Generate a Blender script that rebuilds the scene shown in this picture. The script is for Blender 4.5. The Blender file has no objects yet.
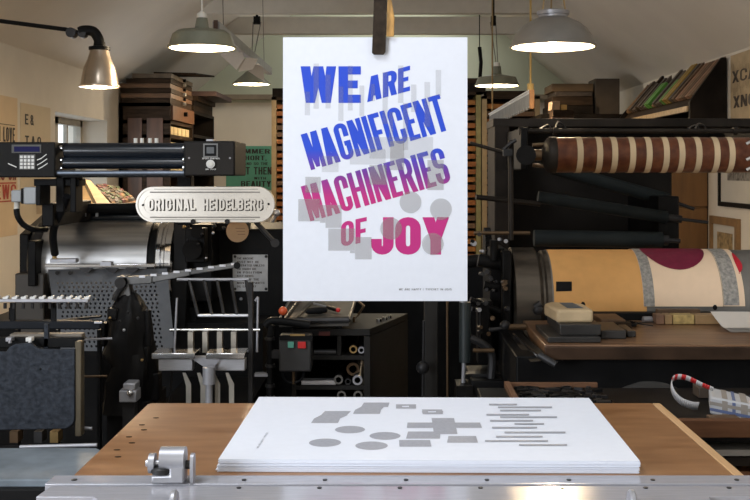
import bpy, math, random
from mathutils import Vector, Matrix, Euler

random.seed(7)
sc = bpy.context.scene
COL = sc.collection
PI = math.pi
R = math.radians

# ------------------------------------------------------------------ camera, sky, window light, exposure
cam_d = bpy.data.cameras.new('camera')
cam_d.sensor_width = 36.0
cam_d.lens = 36.0 * 1050 / 750
cam_d.shift_x = -0.02
cam_d.shift_y = -0.104
cam_d.clip_start = 0.05
cam_d.clip_end = 100
cam = bpy.data.objects.new('camera', cam_d)
COL.objects.link(cam)
cam.location = (0, 0, 1.275)
cam.rotation_euler = (R(90), 0, 0)
sc.camera = cam

wd = bpy.data.worlds.new('world')
sc.world = wd
wd.use_nodes = True
bg = wd.node_tree.nodes['Background']
bg.inputs['Color'].default_value = (0.86, 0.93, 1.0, 1)
bg.inputs['Strength'].default_value = 1.6

sc.view_settings.view_transform = 'Standard'
sc.view_settings.look = 'None'
sc.view_settings.gamma = 1
sc.view_settings.use_curve_mapping = False
sc.view_settings.exposure = 0.0


def area(name, loc, rot, sx, sy, power, color):
    l = bpy.data.lights.new(name, 'AREA')
    l.shape = 'RECTANGLE'
    l.size, l.size_y = sx, sy
    l.energy = power
    l.color = color
    o = bpy.data.objects.new(name, l)
    COL.objects.link(o)
    o.location = loc
    o.rotation_euler = rot
    return o


# daylight through the workshop window left of the photographer and through the roof light over the bench
area('daylight_side_window', (-2.27, -0.45, 1.50), (0, R(-90), 0), 1.0, 2.0, 100, (0.85, 0.91, 1.0))
area('daylight_roof_window', (-0.9, 0.95, 2.98), (0, R(-38), 0), 0.8, 1.2, 30, (0.91, 0.95, 1.0))
area('daylight_left_window', (-2.28, 7.85, 1.32), (0, R(-90), 0), 0.6, 1.2, 13, (0.95, 0.97, 1.0))
area('daylight_back_roof_window', (0.42, 10.55, 3.36), (0, R(30), 0), 0.9, 0.85, 24, (1.0, 0.97, 0.88))


def P(px, py, Y):
    """the point at depth Y seen at pixel (px, py)"""
    return Vector(((px - 390) * Y / 1050, Y, 1.275 - (py - 172) * Y / 1050))


def X(px, Y):
    return (px - 390) * Y / 1050


def Z(py, Y):
    return 1.275 - (py - 172) * Y / 1050


# ------------------------------------------------------------------ materials
_m = {}


def mat(name, col, rough=0.6, metal=0.0, var=0.12, scale=12.0, bump=0.0, emit=0.0, spec=0.5, stretch=(1, 1, 1), col2=None, detail=4):
    if name in _m:
        return _m[name]
    m = bpy.data.materials.new(name)
    m.use_nodes = True
    nt = m.node_tree
    b = nt.nodes['Principled BSDF']
    b.inputs['Roughness'].default_value = rough
    b.inputs['Metallic'].default_value = metal
    b.inputs['Specular IOR Level'].default_value = spec
    tc = nt.nodes.new('ShaderNodeTexCoord')
    mp = nt.nodes.new('ShaderNodeMapping')
    mp.inputs['Scale'].default_value = stretch
    nz = nt.nodes.new('ShaderNodeTexNoise')
    nz.inputs['Scale'].default_value = scale
    nz.inputs['Detail'].default_value = detail
    nt.links.new(tc.outputs['Object'], mp.inputs['Vector'])
    nt.links.new(mp.outputs['Vector'], nz.inputs['Vector'])
    rp = nt.nodes.new('ShaderNodeValToRGB')
    c2 = col2 or tuple(min(1, c * (1 + var)) for c in col)
    c1 = col if col2 else tuple(c * (1 - var) for c in col)
    rp.color_ramp.elements[0].position = 0.32
    rp.color_ramp.elements[1].position = 0.68
    rp.color_ramp.elements[0].color = (*c1, 1)
    rp.color_ramp.elements[1].color = (*c2, 1)
    nt.links.new(nz.outputs['Fac'], rp.inputs['Fac'])
    nt.links.new(rp.outputs['Color'], b.inputs['Base Color'])
    if bump:
        bp = nt.nodes.new('ShaderNodeBump')
        bp.inputs['Strength'].default_value = bump
        bp.inputs['Distance'].default_value = 0.01
        nt.links.new(nz.outputs['Fac'], bp.inputs['Height'])
        nt.links.new(bp.outputs['Normal'], b.inputs['Normal'])
    if emit:
        b.inputs['Emission Color'].default_value = (*col, 1)
        b.inputs['Emission Strength'].default_value = emit
    _m[name] = m
    return m


def ink_gradient(name, zb, zm):
    """split-fountain ink: blue above zb running to magenta below zm (object height)"""
    m = bpy.data.materials.new(name)
    m.use_nodes = True
    nt = m.node_tree
    b = nt.nodes['Principled BSDF']
    b.inputs['Roughness'].default_value = 0.65
    tc = nt.nodes.new('ShaderNodeTexCoord')
    sp = nt.nodes.new('ShaderNodeSeparateXYZ')
    mr = nt.nodes.new('ShaderNodeMapRange')
    mr.inputs['From Min'].default_value = zm
    mr.inputs['From Max'].default_value = zb
    rp = nt.nodes.new('ShaderNodeValToRGB')
    rp.color_ramp.elements[0].color = (0.53, 0.020, 0.205, 1)
    rp.color_ramp.elements[1].color = (0.014, 0.068, 0.62, 1)
    e = rp.color_ramp.elements.new(0.5)
    e.color = (0.17, 0.030, 0.30, 1)
    nt.links.new(tc.outputs['Object'], sp.inputs[0])
    nt.links.new(sp.outputs['Z'], mr.inputs['Value'])
    nt.links.new(mr.outputs['Result'], rp.inputs['Fac'])
    nt.links.new(rp.outputs['Color'], b.inputs['Base Color'])
    return m


def veil(name, col, alpha):
    """a translucent ink film"""
    m = bpy.data.materials.new(name)
    m.use_nodes = True
    nt = m.node_tree
    out = nt.nodes['Material Output']
    nt.nodes.remove(nt.nodes['Principled BSDF'])
    d = nt.nodes.new('ShaderNodeBsdfDiffuse')
    nz = nt.nodes.new('ShaderNodeTexNoise')
    nz.inputs['Scale'].default_value = 180
    rp = nt.nodes.new('ShaderNodeValToRGB')
    rp.color_ramp.elements[0].color = (*[c * 0.85 for c in col], 1)
    rp.color_ramp.elements[1].color = (*[min(1, c * 1.1) for c in col], 1)
    nt.links.new(nz.outputs['Fac'], rp.inputs['Fac'])
    nt.links.new(rp.outputs['Color'], d.inputs['Color'])
    t = nt.nodes.new('ShaderNodeBsdfTransparent')
    mx = nt.nodes.new('ShaderNodeMixShader')
    mx.inputs[0].default_value = alpha
    nt.links.new(t.outputs[0], mx.inputs[1])
    nt.links.new(d.outputs[0], mx.inputs[2])
    nt.links.new(mx.outputs[0], out.inputs['Surface'])
    return m


WALL = mat('lime_plaster', (0.70, 0.66, 0.59), 0.9, var=0.05, scale=3, bump=0.05)
CEIL = mat('painted_ceiling', (0.70, 0.67, 0.61), 0.9, var=0.04, scale=2)
GABLE = mat('greenish_gable_paint', (0.50, 0.53, 0.42), 0.9, var=0.04, scale=2)
FLOOR = mat('worn_floorboards', (0.24, 0.20, 0.165), 0.7, var=0.3, scale=5, stretch=(8, 1, 1))
TRIM = mat('white_gloss_trim', (0.62, 0.60, 0.55), 0.5, var=0.04)
PLY = mat('birch_plywood', (0.225, 0.098, 0.036), 0.30, spec=0.75, col2=(0.36, 0.180, 0.078), scale=7, stretch=(1, 4, 1), detail=8)
EDGE = mat('pale_beech_edge', (0.52, 0.31, 0.145), 0.5, col2=(0.62, 0.39, 0.2), scale=6, stretch=(7, 1, 1))
STEEL = mat('brushed_steel', (0.56, 0.57, 0.61), 0.34, 0.75, var=0.08, scale=30, stretch=(1, 20, 20))
RAILM = mat('satin_nickel_rail', (0.44, 0.44, 0.48), 0.13, 0.25, var=0.06, scale=20, stretch=(1, 9, 1))
CHROME = mat('polished_chrome', (0.62, 0.62, 0.63), 0.13, 1.0, var=0.06, scale=8, stretch=(1, 14, 14))
ROLLSTEEL = mat('worn_cylinder_steel', (0.46, 0.455, 0.45), 0.38, 0.95, var=0.22, scale=5, stretch=(0.6, 9, 9), detail=6)
ALU = mat('cast_aluminium', (0.66, 0.62, 0.56), 0.33, 0.75, var=0.06, scale=14, bump=0.03)
ALUD = mat('aluminium_recess', (0.30, 0.28, 0.25), 0.5, 0.6, var=0.1, scale=14)
PEWTER = mat('pewter_grey_metal', (0.36, 0.36, 0.385), 0.38, 0.45, var=0.1, scale=25)
BLACK = mat('black_enamel', (0.0085, 0.0085, 0.009), 0.5, 0.0, spec=0.10, var=0.3, scale=9)
BLACKM = mat('oily_black_iron', (0.0075, 0.007, 0.007), 0.45, 0.0, spec=0.10, var=0.4, scale=14, bump=0.12)
GUNM = mat('gunmetal', (0.040, 0.039, 0.040), 0.42, 0.5, spec=0.15, var=0.25, scale=16)
DGREY = mat('dark_grey_console', (0.012, 0.0117, 0.0115), 0.55, spec=0.15, var=0.12, scale=40)
SLATE = mat('slate_blue_hammered_paint', (0.030, 0.035, 0.045), 0.5, 0.0, spec=0.12, var=0.35, scale=90, bump=0.25)
PLATFORM = mat('worn_blue_grey_slab', (0.17, 0.20, 0.23), 0.45, 0.0, spec=0.2, var=0.22, scale=16, detail=8)
GUARD = mat('grey_perforated_steel', (0.115, 0.12, 0.13), 0.55, 0.1, spec=0.15, var=0.08, scale=30)
RUBBER = mat('black_rubber', (0.009, 0.0095, 0.011), 0.6, spec=0.12, var=0.2)
INKROLL = mat('blue_black_ink_roller', (0.008, 0.012, 0.019), 0.2, 0.0, var=0.3, scale=4, stretch=(1, 8, 8), spec=0.5)
GREENBLK = mat('green_black_rubber_roller', (0.017, 0.0215, 0.0225), 0.55, spec=0.10, var=0.2)
BRASS = mat('dull_brass', (0.36, 0.24, 0.10), 0.4, 0.8, var=0.2)
BRONZE = mat('bronze_rod', (0.11, 0.068, 0.036), 0.42, 0.6, var=0.2)
IRON = mat('brown_black_iron_hood', (0.0135, 0.0115, 0.010), 0.55, 0.0, spec=0.10, var=0.3, scale=7)
IRON2 = mat('worn_brown_iron', (0.024, 0.019, 0.015), 0.5, 0.2, spec=0.15, var=0.35, scale=9)
COPPER = mat('cracked_oxblood_leather', (0.070, 0.020, 0.009), 0.36, 0.0, col2=(0.155, 0.052, 0.022), spec=0.3, scale=30, bump=0.2, detail=8)
CREAM = mat('cream_binding_tape', (0.56, 0.42, 0.255), 0.7, var=0.1)
KRAFT = mat('kraft_paper', (0.74, 0.385, 0.125), 0.75, var=0.05, scale=22)
PAPER = mat('white_paper', (0.79, 0.82, 0.90), 0.8, var=0.012, scale=60)
PAPERW = mat('ivory_print_paper', (0.86, 0.64, 0.445), 0.8, var=0.02, scale=40)
PAPERG = mat('drying_sheet_paper', (0.62, 0.60, 0.58), 0.85, var=0.05)
INKGREY = mat('silver_grey_ink', (0.36, 0.37, 0.41), 0.55, var=0.07, scale=160)
INKRED = mat('dark_red_ink', (0.17, 0.008, 0.035), 0.5, var=0.12, scale=60)
INKRED2 = mat('bright_red_ink', (0.52, 0.012, 0.030), 0.5, var=0.08)
INKMID = mat('scratchy_grey_ink', (0.20, 0.19, 0.18), 0.6, col2=(0.42, 0.39, 0.345), scale=110, detail=9)
INKBLK = mat('black_ink', (0.02, 0.018, 0.018), 0.7, var=0.2)
INKBRN = mat('brown_black_ink', (0.06, 0.045, 0.035), 0.7, var=0.4, scale=30)
INKCRM = mat('faded_red_ink', (0.40, 0.055, 0.035), 0.7, var=0.3, scale=30)
BUFF = mat('buff_poster_paper', (0.66, 0.52, 0.35), 0.85, var=0.06, scale=5)
BUFF2 = mat('manila_poster_paper', (0.60, 0.51, 0.37), 0.85, var=0.05, scale=5)
TEAL = mat('sea_green_paper', (0.11, 0.36, 0.27), 0.85, var=0.05)
WOODD = mat('dark_oak', (0.030, 0.019, 0.012), 0.6, spec=0.10, var=0.4, scale=7, stretch=(1, 1, 7))
WOODD2 = mat('black_stained_wood', (0.012, 0.009, 0.007), 0.6, spec=0.10, var=0.4, scale=7, stretch=(1, 7, 1))
WOODR = mat('red_brown_panel_wood', (0.075, 0.032, 0.016), 0.5, var=0.4, scale=5, stretch=(3, 3, 0.6))
WOODM = mat('tray_wood', (0.105, 0.055, 0.026), 0.6, var=0.35, scale=8, stretch=(1, 5, 5))
WOODO = mat('orange_drawer_wood', (0.22, 0.080, 0.022), 0.55, spec=0.2, var=0.3, scale=10, stretch=(1, 5, 5))
WOODL = mat('pale_pine', (0.44, 0.31, 0.17), 0.55, var=0.2, scale=8, stretch=(1, 5, 5))
WOODB = mat('press_bed_wood', (0.105, 0.052, 0.026), 0.36, col2=(0.22, 0.118, 0.060), scale=6, stretch=(1.2, 12, 12), detail=9)
WOODDOOR = mat('varnished_brown_door', (0.15, 0.073, 0.022), 0.45, var=0.18, scale=4, stretch=(5, 5, 0.8))
TYPEW = mat('worn_type_block_wood', (0.17, 0.095, 0.045), 0.55, var=0.35, scale=20)
TYPED = mat('inky_block_wood', (0.055, 0.04, 0.03), 0.55, var=0.4, scale=20)
TYPEG = mat('green_inked_block', (0.075, 0.26, 0.035), 0.5, var=0.2)
TYPEY = mat('ochre_inked_block', (0.30, 0.19, 0.03), 0.5, var=0.3)
MOSS = mat('olive_cabinet_paint', (0.20, 0.18, 0.075), 0.6, var=0.15)
LAMPG = mat('sage_grey_enamel', (0.22, 0.23, 0.18), 0.4, var=0.12, scale=10)
LAMPT = mat('taupe_enamel', (0.22, 0.205, 0.185), 0.38, var=0.08, scale=10)
ENAMEL = mat('white_enamel', (0.80, 0.76, 0.68), 0.35, var=0.02)
PORC = mat('white_porcelain', (0.78, 0.77, 0.72), 0.3, var=0.03)
BULB = mat('glowing_bulb', (1.0, 0.80, 0.52), 0.3, emit=16, var=0)
CORD = mat('jute_cord', (0.34, 0.24, 0.12), 0.9, var=0.2)
CORDG = mat('grey_cord', (0.20, 0.19, 0.17), 0.9, var=0.2)
REDP = mat('red_plastic', (0.55, 0.02, 0.02), 0.35, var=0.1)
ORANGE = mat('orange_red_knob', (0.65, 0.10, 0.03), 0.3, var=0.1)
GREENP = mat('teal_plastic', (0.10, 0.35, 0.27), 0.4, var=0.1)
LCD = mat('navy_display', (0.012, 0.012, 0.075), 0.5, spec=0.1, var=0.1)
WHITEP = mat('white_plastic', (0.72, 0.72, 0.70), 0.4, var=0.04)
GREYP = mat('light_grey_plastic', (0.34, 0.36, 0.38), 0.45, var=0.06)
CARD = mat('brown_card', (0.38, 0.24, 0.13), 0.85, var=0.1)
PARCEL = mat('wrapped_parcel_paper', (0.56, 0.42, 0.25), 0.7, var=0.1, scale=18, bump=0.15)
LABELB = mat('slate_label', (0.10, 0.12, 0.14), 0.6, var=0.15)
PLAIDW = mat('plaid_white_cloth', (0.42, 0.42, 0.43), 0.9, var=0.06)
PLAIDB = mat('plaid_blue_cloth', (0.10, 0.13, 0.25), 0.9, var=0.1)
PLAIDG = mat('plaid_taupe_cloth', (0.26, 0.23, 0.20), 0.9, var=0.1)
BRONZEP = mat('notice_plate_metal', (0.42, 0.42, 0.42), 0.45, 0.4, var=0.12, scale=30)
PHOTO = mat('grey_photograph', (0.03, 0.03, 0.03), 0.4, col2=(0.30, 0.29, 0.27), scale=35)
MATB = mat('picture_mount', (0.54, 0.52, 0.47), 0.7, var=0.02)
GLASS = bpy.data.materials.new('window_glass')
GLASS.use_nodes = True
_b = GLASS.node_tree.nodes['Principled BSDF']
_b.inputs['Transmission Weight'].default_value = 1.0
_b.inputs['Roughness'].default_value = 0.0
_b.inputs['IOR'].default_value = 1.01
_nz = GLASS.node_tree.nodes.new('ShaderNodeTexNoise')
_rp = GLASS.node_tree.nodes.new('ShaderNodeValToRGB')
_rp.color_ramp.elements[0].color = (0.93, 0.96, 0.95, 1)
GLASS.node_tree.links.new(_nz.outputs['Fac'], _rp.inputs['Fac'])
GLASS.node_tree.links.new(_rp.outputs['Color'], _b.inputs['Base Color'])


# ------------------------------------------------------------------ mesh builder
class MB:
    def __init__(s):
        s.v, s.f, s.mi = [], [], []

    def _add(s, vs, fs, mi):
        o = len(s.v)
        s.v += [Vector(v) for v in vs]
        s.f += [tuple(i + o for i in f) for f in fs]
        s.mi += [mi] * len(fs)
        return s

    def box(s, x0, x1, y0, y1, z0, z1, mi=0):
        return s._add([(x0, y0, z0), (x1, y0, z0), (x1, y1, z0), (x0, y1, z0), (x0, y0, z1), (x1, y0, z1), (x1, y1, z1), (x0, y1, z1)],
                      [(3, 2, 1, 0), (4, 5, 6, 7), (0, 1, 5, 4), (1, 2, 6, 5), (2, 3, 7, 6), (3, 0, 4, 7)], mi)

    def obox(s, c, size, rot=(0, 0, 0), mi=0):
        m = Euler(rot).to_matrix()
        c = Vector(c)
        hx, hy, hz = [k / 2 for k in size]
        vs = [c + m @ Vector(p) for p in ((-hx, -hy, -hz), (hx, -hy, -hz), (hx, hy, -hz), (-hx, hy, -hz), (-hx, -hy, hz), (hx, -hy, hz), (hx, hy, hz), (-hx, hy, hz))]
        return s._add(vs, [(3, 2, 1, 0), (4, 5, 6, 7), (0, 1, 5, 4), (1, 2, 6, 5), (2, 3, 7, 6), (3, 0, 4, 7)], mi)

    def poly(s, pts, mi=0):
        return s._add(pts, [tuple(range(len(pts)))], mi)

    def prism(s, pts, vec, mi=0):
        n = len(pts)
        vec = Vector(vec)
        pts = [Vector(p) for p in pts]
        nrm = Vector((0, 0, 0))
        for i in range(n):
            nrm += pts[i].cross(pts[(i + 1) % n])
        if nrm.dot(vec) > 0:
            pts = pts[::-1]
        vs = pts + [p + vec for p in pts]
        fs = [tuple(range(n)), tuple(range(2 * n - 1, n - 1, -1))] + [(i, i + n, (i + 1) % n + n, (i + 1) % n) for i in range(n)]
        return s._add(vs, fs, mi)

    def cyl(s, p0, p1, r0, r1=None, n=20, mi=0, mi_cap=None):
        r1 = r0 if r1 is None else r1
        p0, p1 = Vector(p0), Vector(p1)
        d = (p1 - p0).normalized()
        a = d.orthogonal().normalized()
        b = d.cross(a)
        vs = []
        for p, r in ((p0, r0), (p1, r1)):
            for i in range(n):
                t = 2 * PI * i / n
                vs.append(p + a * math.cos(t) * r + b * math.sin(t) * r)
        s._add(vs, [(i, (i + 1) % n, (i + 1) % n + n, i + n) for i in range(n)], mi)
        cm = mi if mi_cap is None else mi_cap
        s._add(vs[:n], [tuple(range(n - 1, -1, -1))], cm)
        s._add(vs[n:], [tuple(range(n))], cm)
        return s

    def tube(s, pts, r, n=8, mi=0):
        pts = [Vector(p) for p in pts]
        fr = []
        prev = None
        for i, p in enumerate(pts):
            d = (pts[min(i + 1, len(pts) - 1)] - pts[max(i - 1, 0)]).normalized()
            a = d.orthogonal().normalized() if prev is None else (prev - d * prev.dot(d)).normalized()
            prev = a
            b = d.cross(a)
            rr_ = r[i] if isinstance(r, (list, tuple)) else r
            fr.append([p + a * math.cos(2 * PI * k / n) * rr_ + b * math.sin(2 * PI * k / n) * rr_ for k in range(n)])
        vs = [v for ring in fr for v in ring]
        fs = []
        for i in range(len(pts) - 1):
            for k in range(n):
                fs.append((i * n + k, i * n + (k + 1) % n, (i + 1) * n + (k + 1) % n, (i + 1) * n + k))
        fs.append(tuple(range(n - 1, -1, -1)))
        fs.append(tuple(range((len(pts) - 1) * n, len(pts) * n)))
        return s._add(vs, fs, mi)

    def lathe(s, prof, c, axis='Z', n=36, mi=0):
        c = Vector(c)
        vs, fs = [], []
        for r, h in prof:
            for k in range(n):
                t = 2 * PI * k / n
                u, w = r * math.cos(t), r * math.sin(t)
                if axis == 'Z':
                    vs.append(c + Vector((u, w, h)))
                elif axis == 'X':
                    vs.append(c + Vector((h, u, w)))
                else:
                    vs.append(c + Vector((w, h, u)))
        for i in range(len(prof) - 1):
            for k in range(n):
                fs.append((i * n + k, i * n + (k + 1) % n, (i + 1) * n + (k + 1) % n, (i + 1) * n + k))
        return s._add(vs, fs, mi)

    def ball(s, c, r, n=14, mi=0, sz=(1, 1, 1)):
        c = Vector(c)
        vs, fs = [], []
        m = n // 2
        for i in range(m + 1):
            t = PI * i / m
            for k in range(n):
                u = 2 * PI * k / n
                vs.append(c + Vector((math.sin(t) * math.cos(u) * r * sz[0], math.sin(t) * math.sin(u) * r * sz[1], math.cos(t) * r * sz[2])))
        for i in range(m):
            for k in range(n):
                fs.append((i * n + k, (i + 1) * n + k, (i + 1) * n + (k + 1) % n, i * n + (k + 1) % n))
        return s._add(vs, fs, mi)

    def glyphs(s, polys, f, mi=0, depth=None):
        """2D polygons mapped through f(u, v); extruded by vector depth when given"""
        for i, q in enumerate(polys):
            pts = [f(u, v) for u, v in q]
            if depth is None:
                # overlapping strokes lie a hair apart, on the side that faces the room
                n = (pts[1] - pts[0]).cross(pts[-1] - pts[0]).normalized()
                if n.dot(Vector((0, 0, 1.275)) - pts[0]) < 0:
                    n = -n
                s.poly([p + n * (2.5e-5 * (i % 14)) for p in pts], mi)
            else:
                s.prism(pts, Vector(depth) * (1 + 0.012 * (i % 12)), mi)
        return s

    def build(s, name, mats, parent=None, bevel=0.0, label=None, stuff=False):
        if not isinstance(mats, (list, tuple)):
            mats = [mats]
        if parent is not None:
            off = world_loc(parent)
        else:
            xs = [v.x for v in s.v]; ys = [v.y for v in s.v]; zs = [v.z for v in s.v]
            off = Vector(((min(xs) + max(xs)) / 2, (min(ys) + max(ys)) / 2, min(zs)))
        me = bpy.data.meshes.new(name)
        me.from_pydata([tuple(v - off) for v in s.v], [], s.f)
        for m in mats:
            me.materials.append(m)
        me.polygons.foreach_set('material_index', s.mi)
        me.polygons.foreach_set('use_smooth', [True] * len(s.f))
        me.update()
        me.set_sharp_from_angle(angle=R(33))
        o = bpy.data.objects.new(name, me)
        COL.objects.link(o)
        if parent is not None:
            o.parent = parent
        else:
            o.location = off
        if bevel:
            b = o.modifiers.new('bevel', 'BEVEL')
            b.width = bevel
            b.segments = 2
            b.limit_method = 'ANGLE'
            b.angle_limit = R(50)
        if label:
            o['label'] = label
        if stuff:
            o['kind'] = 'stuff'
        return o


def world_loc(o):
    v = Vector((0, 0, 0))
    while o is not None:
        v += Vector(o.location)
        o = o.parent
    return v


def tag(o, label, cat, group=None, kind=None):
    o['label'] = label
    o['category'] = cat
    if group:
        o['group'] = group
    if kind:
        o['kind'] = kind
    return o


def thing(name, loc, label, cat, group=None):
    o = bpy.data.objects.new(name, None)
    COL.objects.link(o)
    o.location = loc
    o.empty_display_size = 0.05
    return tag(o, label, cat, group)


def struct(o):
    o['kind'] = 'structure'
    return o


def grid(name, mats, f, nu, nv, parent=None, mi=0, thick=0.0):
    """a curved sheet: f(u, v) for u, v in 0..1"""
    b = MB()
    sheet(b, f, nu, nv, mi)
    o = b.build(name, mats, parent)
    if thick:
        m = o.modifiers.new('thickness', 'SOLIDIFY')
        m.thickness = thick
    return o


def sheet(b, f, nu, nv, mi=0):
    vs = [f(i / nu, j / nv) for j in range(nv + 1) for i in range(nu + 1)]
    fs = [(j * (nu + 1) + i, j * (nu + 1) + i + 1, (j + 1) * (nu + 1) + i + 1, (j + 1) * (nu + 1) + i) for j in range(nv) for i in range(nu)]
    b._add(vs, fs, mi)


def curve(pts, n=8):
    """Catmull-Rom through points"""
    pts = [Vector(p) for p in pts]
    out = []
    for i in range(len(pts) - 1):
        p0 = pts[max(i - 1, 0)]; p1 = pts[i]; p2 = pts[i + 1]; p3 = pts[min(i + 2, len(pts) - 1)]
        for k in range(n):
            t = k / n
            out.append(0.5 * ((2 * p1) + (p2 - p0) * t + (2 * p0 - 5 * p1 + 4 * p2 - p3) * t * t + (3 * p1 - p0 - 3 * p2 + p3) * t ** 3))
    out.append(pts[-1])
    return out


# ------------------------------------------------------------------ block letters, height 1
def _arc(cx, cy, rx, ry, a0, a1, n=5):
    return [(cx + rx * math.cos(R(a0 + (a1 - a0) * i / n)), cy + ry * math.sin(R(a0 + (a1 - a0) * i / n))) for i in range(n + 1)]


def _strip(o, i):
    return [[o[k], o[k + 1], i[k + 1], i[k]] for k in range(len(o) - 1)]


def _path(x0, y0, x1, y1, rx, ry, seq, ya=None, yb=None):
    """rounded-rectangle path over corners in seq (TR TL BL BR); optional start/end heights on the right side"""
    c = {'TR': (x1 - rx, y1 - ry, 0), 'TL': (x0 + rx, y1 - ry, 90), 'BL': (x0 + rx, y0 + ry, 180), 'BR': (x1 - rx, y0 + ry, 270)}
    pts = []
    for q in seq:
        cx, cy, a = c[q]
        pts += _arc(cx, cy, rx, ry, a, a + 90)
    return pts


def _rect(x0, y0, x1, y1):
    return [(x0, y0), (x1, y0), (x1, y1), (x0, y1)]


def glyph(ch, w, t, h):
    """polygons of a letter w wide, stem t, bar h"""
    ro = min(w * 0.5, 0.5) * 0.95
    rx, ry = ro, min(ro, 0.30)
    ix, iy = max(rx - t, 0.015), max(ry - h, 0.015)

    def ring(x0, y0, x1, y1, seq, pre=None, post=None):
        rx2 = min(rx, (x1 - x0) / 2 * 0.98); ry2 = min(ry, (y1 - y0) / 2 * 0.98)
        o = _path(x0, y0, x1, y1, rx2, ry2, seq)
        i = _path(x0 + t, y0 + h, x1 - t, y1 - h, max(rx2 - t, 0.012), max(ry2 - h, 0.012), seq)
        if pre:
            o = [pre[0]] + o; i = [pre[1]] + i
        if post:
            o = o + [post[0]]; i = i + [post[1]]
        return _strip(o, i)
    if ch in 'O0':
        q = ring(0, 0, w, 1, ('TR', 'TL', 'BL', 'BR'))
        return q + [_rect(w - t, ry, w, 1 - ry)]
    if ch in 'CG':
        q = ring(0, 0, w, 1, ('TR', 'TL', 'BL', 'BR'), ((w, 0.62), (w - t, 0.62)), ((w, 0.38 if ch == 'C' else 0.40), (w - t, 0.38 if ch == 'C' else 0.40)))
        if ch == 'G':
            q += [_rect(w - t, 0.15, w, 0.50), _rect(w * 0.52, 0.50 - h, w, 0.50)]
        return q
    if ch == 'S':
        y = 0.5
        a = ring(0, y - h / 2, w, 1, ('TR', 'TL', 'BL'), ((w, 0.68), (w - t, 0.68)), ((w * 0.55, y - h / 2), (w * 0.55, y + h / 2)))
        rx2 = min(rx, w / 2 * 0.98)
        o = [(w * 0.4, y + h / 2)] + [p for p in reversed(_arc(w - rx2, y + h / 2 - min(ry, 0.25), rx2, min(ry, 0.25), 0, 90))] + list(reversed(_arc(w - rx2, min(ry, 0.25), rx2, min(ry, 0.25), 270, 360))) + list(reversed(_arc(rx2, min(ry, 0.25), rx2, min(ry, 0.25), 180, 270))) + [(0, 0.32)]
        r2, r3 = max(rx2 - t, 0.012), max(min(ry, 0.25) - h, 0.012)
        i = [(w * 0.4, y - h / 2)] + [p for p in reversed(_arc(w - t - r2, y - h / 2 - r3, r2, r3, 0, 90))] + list(reversed(_arc(w - t - r2, h + r3, r2, r3, 270, 360))) + list(reversed(_arc(t + r2, h + r3, r2, r3, 180, 270))) + [(t, 0.32)]
        return a + _strip(o, i)
    if ch in 'RPBD':
        q = [_rect(0, 0, t, 1)]

        def bowl(y0, y1):
            rx2 = min(w * 0.55, (y1 - y0) / 2 * 0.9, w - t * 0.9); ry2 = (y1 - y0) / 2 * 0.8
            o = [(t * 0.5, y1)] + list(reversed(_arc(w - rx2, y1 - ry2, rx2, ry2, 0, 90))) + list(reversed(_arc(w - rx2, y0 + ry2, rx2, ry2, 270, 360))) + [(t * 0.5, y0)]
            a, b = max(rx2 - t, 0.012), max(ry2 - h, 0.012)
            i = [(t * 0.5, y1 - h)] + list(reversed(_arc(w - t - a, y1 - h - b, a, b, 0, 90))) + list(reversed(_arc(w - t - a, y0 + h + b, a, b, 270, 360))) + [(t * 0.5, y0 + h)]
            return _strip(o, i)
        if ch == 'D':
            return q + bowl(0, 1)
        q += bowl(0.42 if ch == 'R' else 0.45, 1)
        if ch == 'B':
            q += bowl(0, 0.45 + h)
        if ch == 'R':
            q += [[(w * 0.42, 0.46), (w * 0.42 + t, 0.46), (w + 0.01, 0), (w - t + 0.01, 0)], [(w * 0.38, 0.5), (w * 0.8, 0.56), (w, 0.0), (w - t, 0.0)]]
        return q
    if ch == 'J':
        rx2 = w / 2 * 0.98
        o = [(w, 1), (w, ry)] + list(reversed(_arc(w - rx2, ry, rx2, ry, 270, 360))) + list(reversed(_arc(rx2, ry, rx2, ry, 180, 270))) + [(0, 0.42)]
        a, b = max(rx2 - t, 0.012), max(ry - h, 0.012)
        i = [(w - t, 1), (w - t, h + b)] + list(reversed(_arc(w - t - a, h + b, a, b, 270, 360))) + list(reversed(_arc(t + a, h + b, a, b, 180, 270))) + [(t, 0.42)]
        return _strip(o, i)
    if ch == 'U':
        o = [(w, 1)] + list(reversed(_path(0, 0, w, 1.5, rx, ry, ('BL', 'BR')))) + [(0, 1)]
        i = [(w - t, 1)] + list(reversed(_path(t, h, w - t, 1.5, ix, iy, ('BL', 'BR')))) + [(t, 1)]
        return _strip(o, i)
    if ch == 'I' or ch == '1':
        return [_rect(w / 2 - t / 2, 0, w / 2 + t / 2, 1)]
    if ch == 'E':
        return [_rect(0, 0, t, 1), _rect(0, 0, w, h), _rect(0, 1 - h, w, 1), _rect(0, 0.5 - h * 0.45, w * 0.86, 0.5 + h * 0.5)]
    if ch == 'F':
        return [_rect(0, 0, t, 1), _rect(0, 1 - h, w, 1), _rect(0, 0.47 - h * 0.5, w * 0.9, 0.47 + h * 0.5)]
    if ch == 'L':
        return [_rect(0, 0, t, 1), _rect(0, 0, w, h)]
    if ch == 'T':
        return [_rect(w / 2 - t / 2, 0, w / 2 + t / 2, 1), _rect(0, 1 - h, w, 1)]
    if ch == 'H':
        return [_rect(0, 0, t, 1), _rect(w - t, 0, w, 1), _rect(0, 0.5 - h / 2, w, 0.5 + h / 2)]
    if ch == 'N':
        return [_rect(0, 0, t * 0.92, 1), _rect(w - t * 0.92, 0, w, 1), [(0, 1), (t * 1.15, 1), (w, 0), (w - t * 1.15, 0)]]
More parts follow.
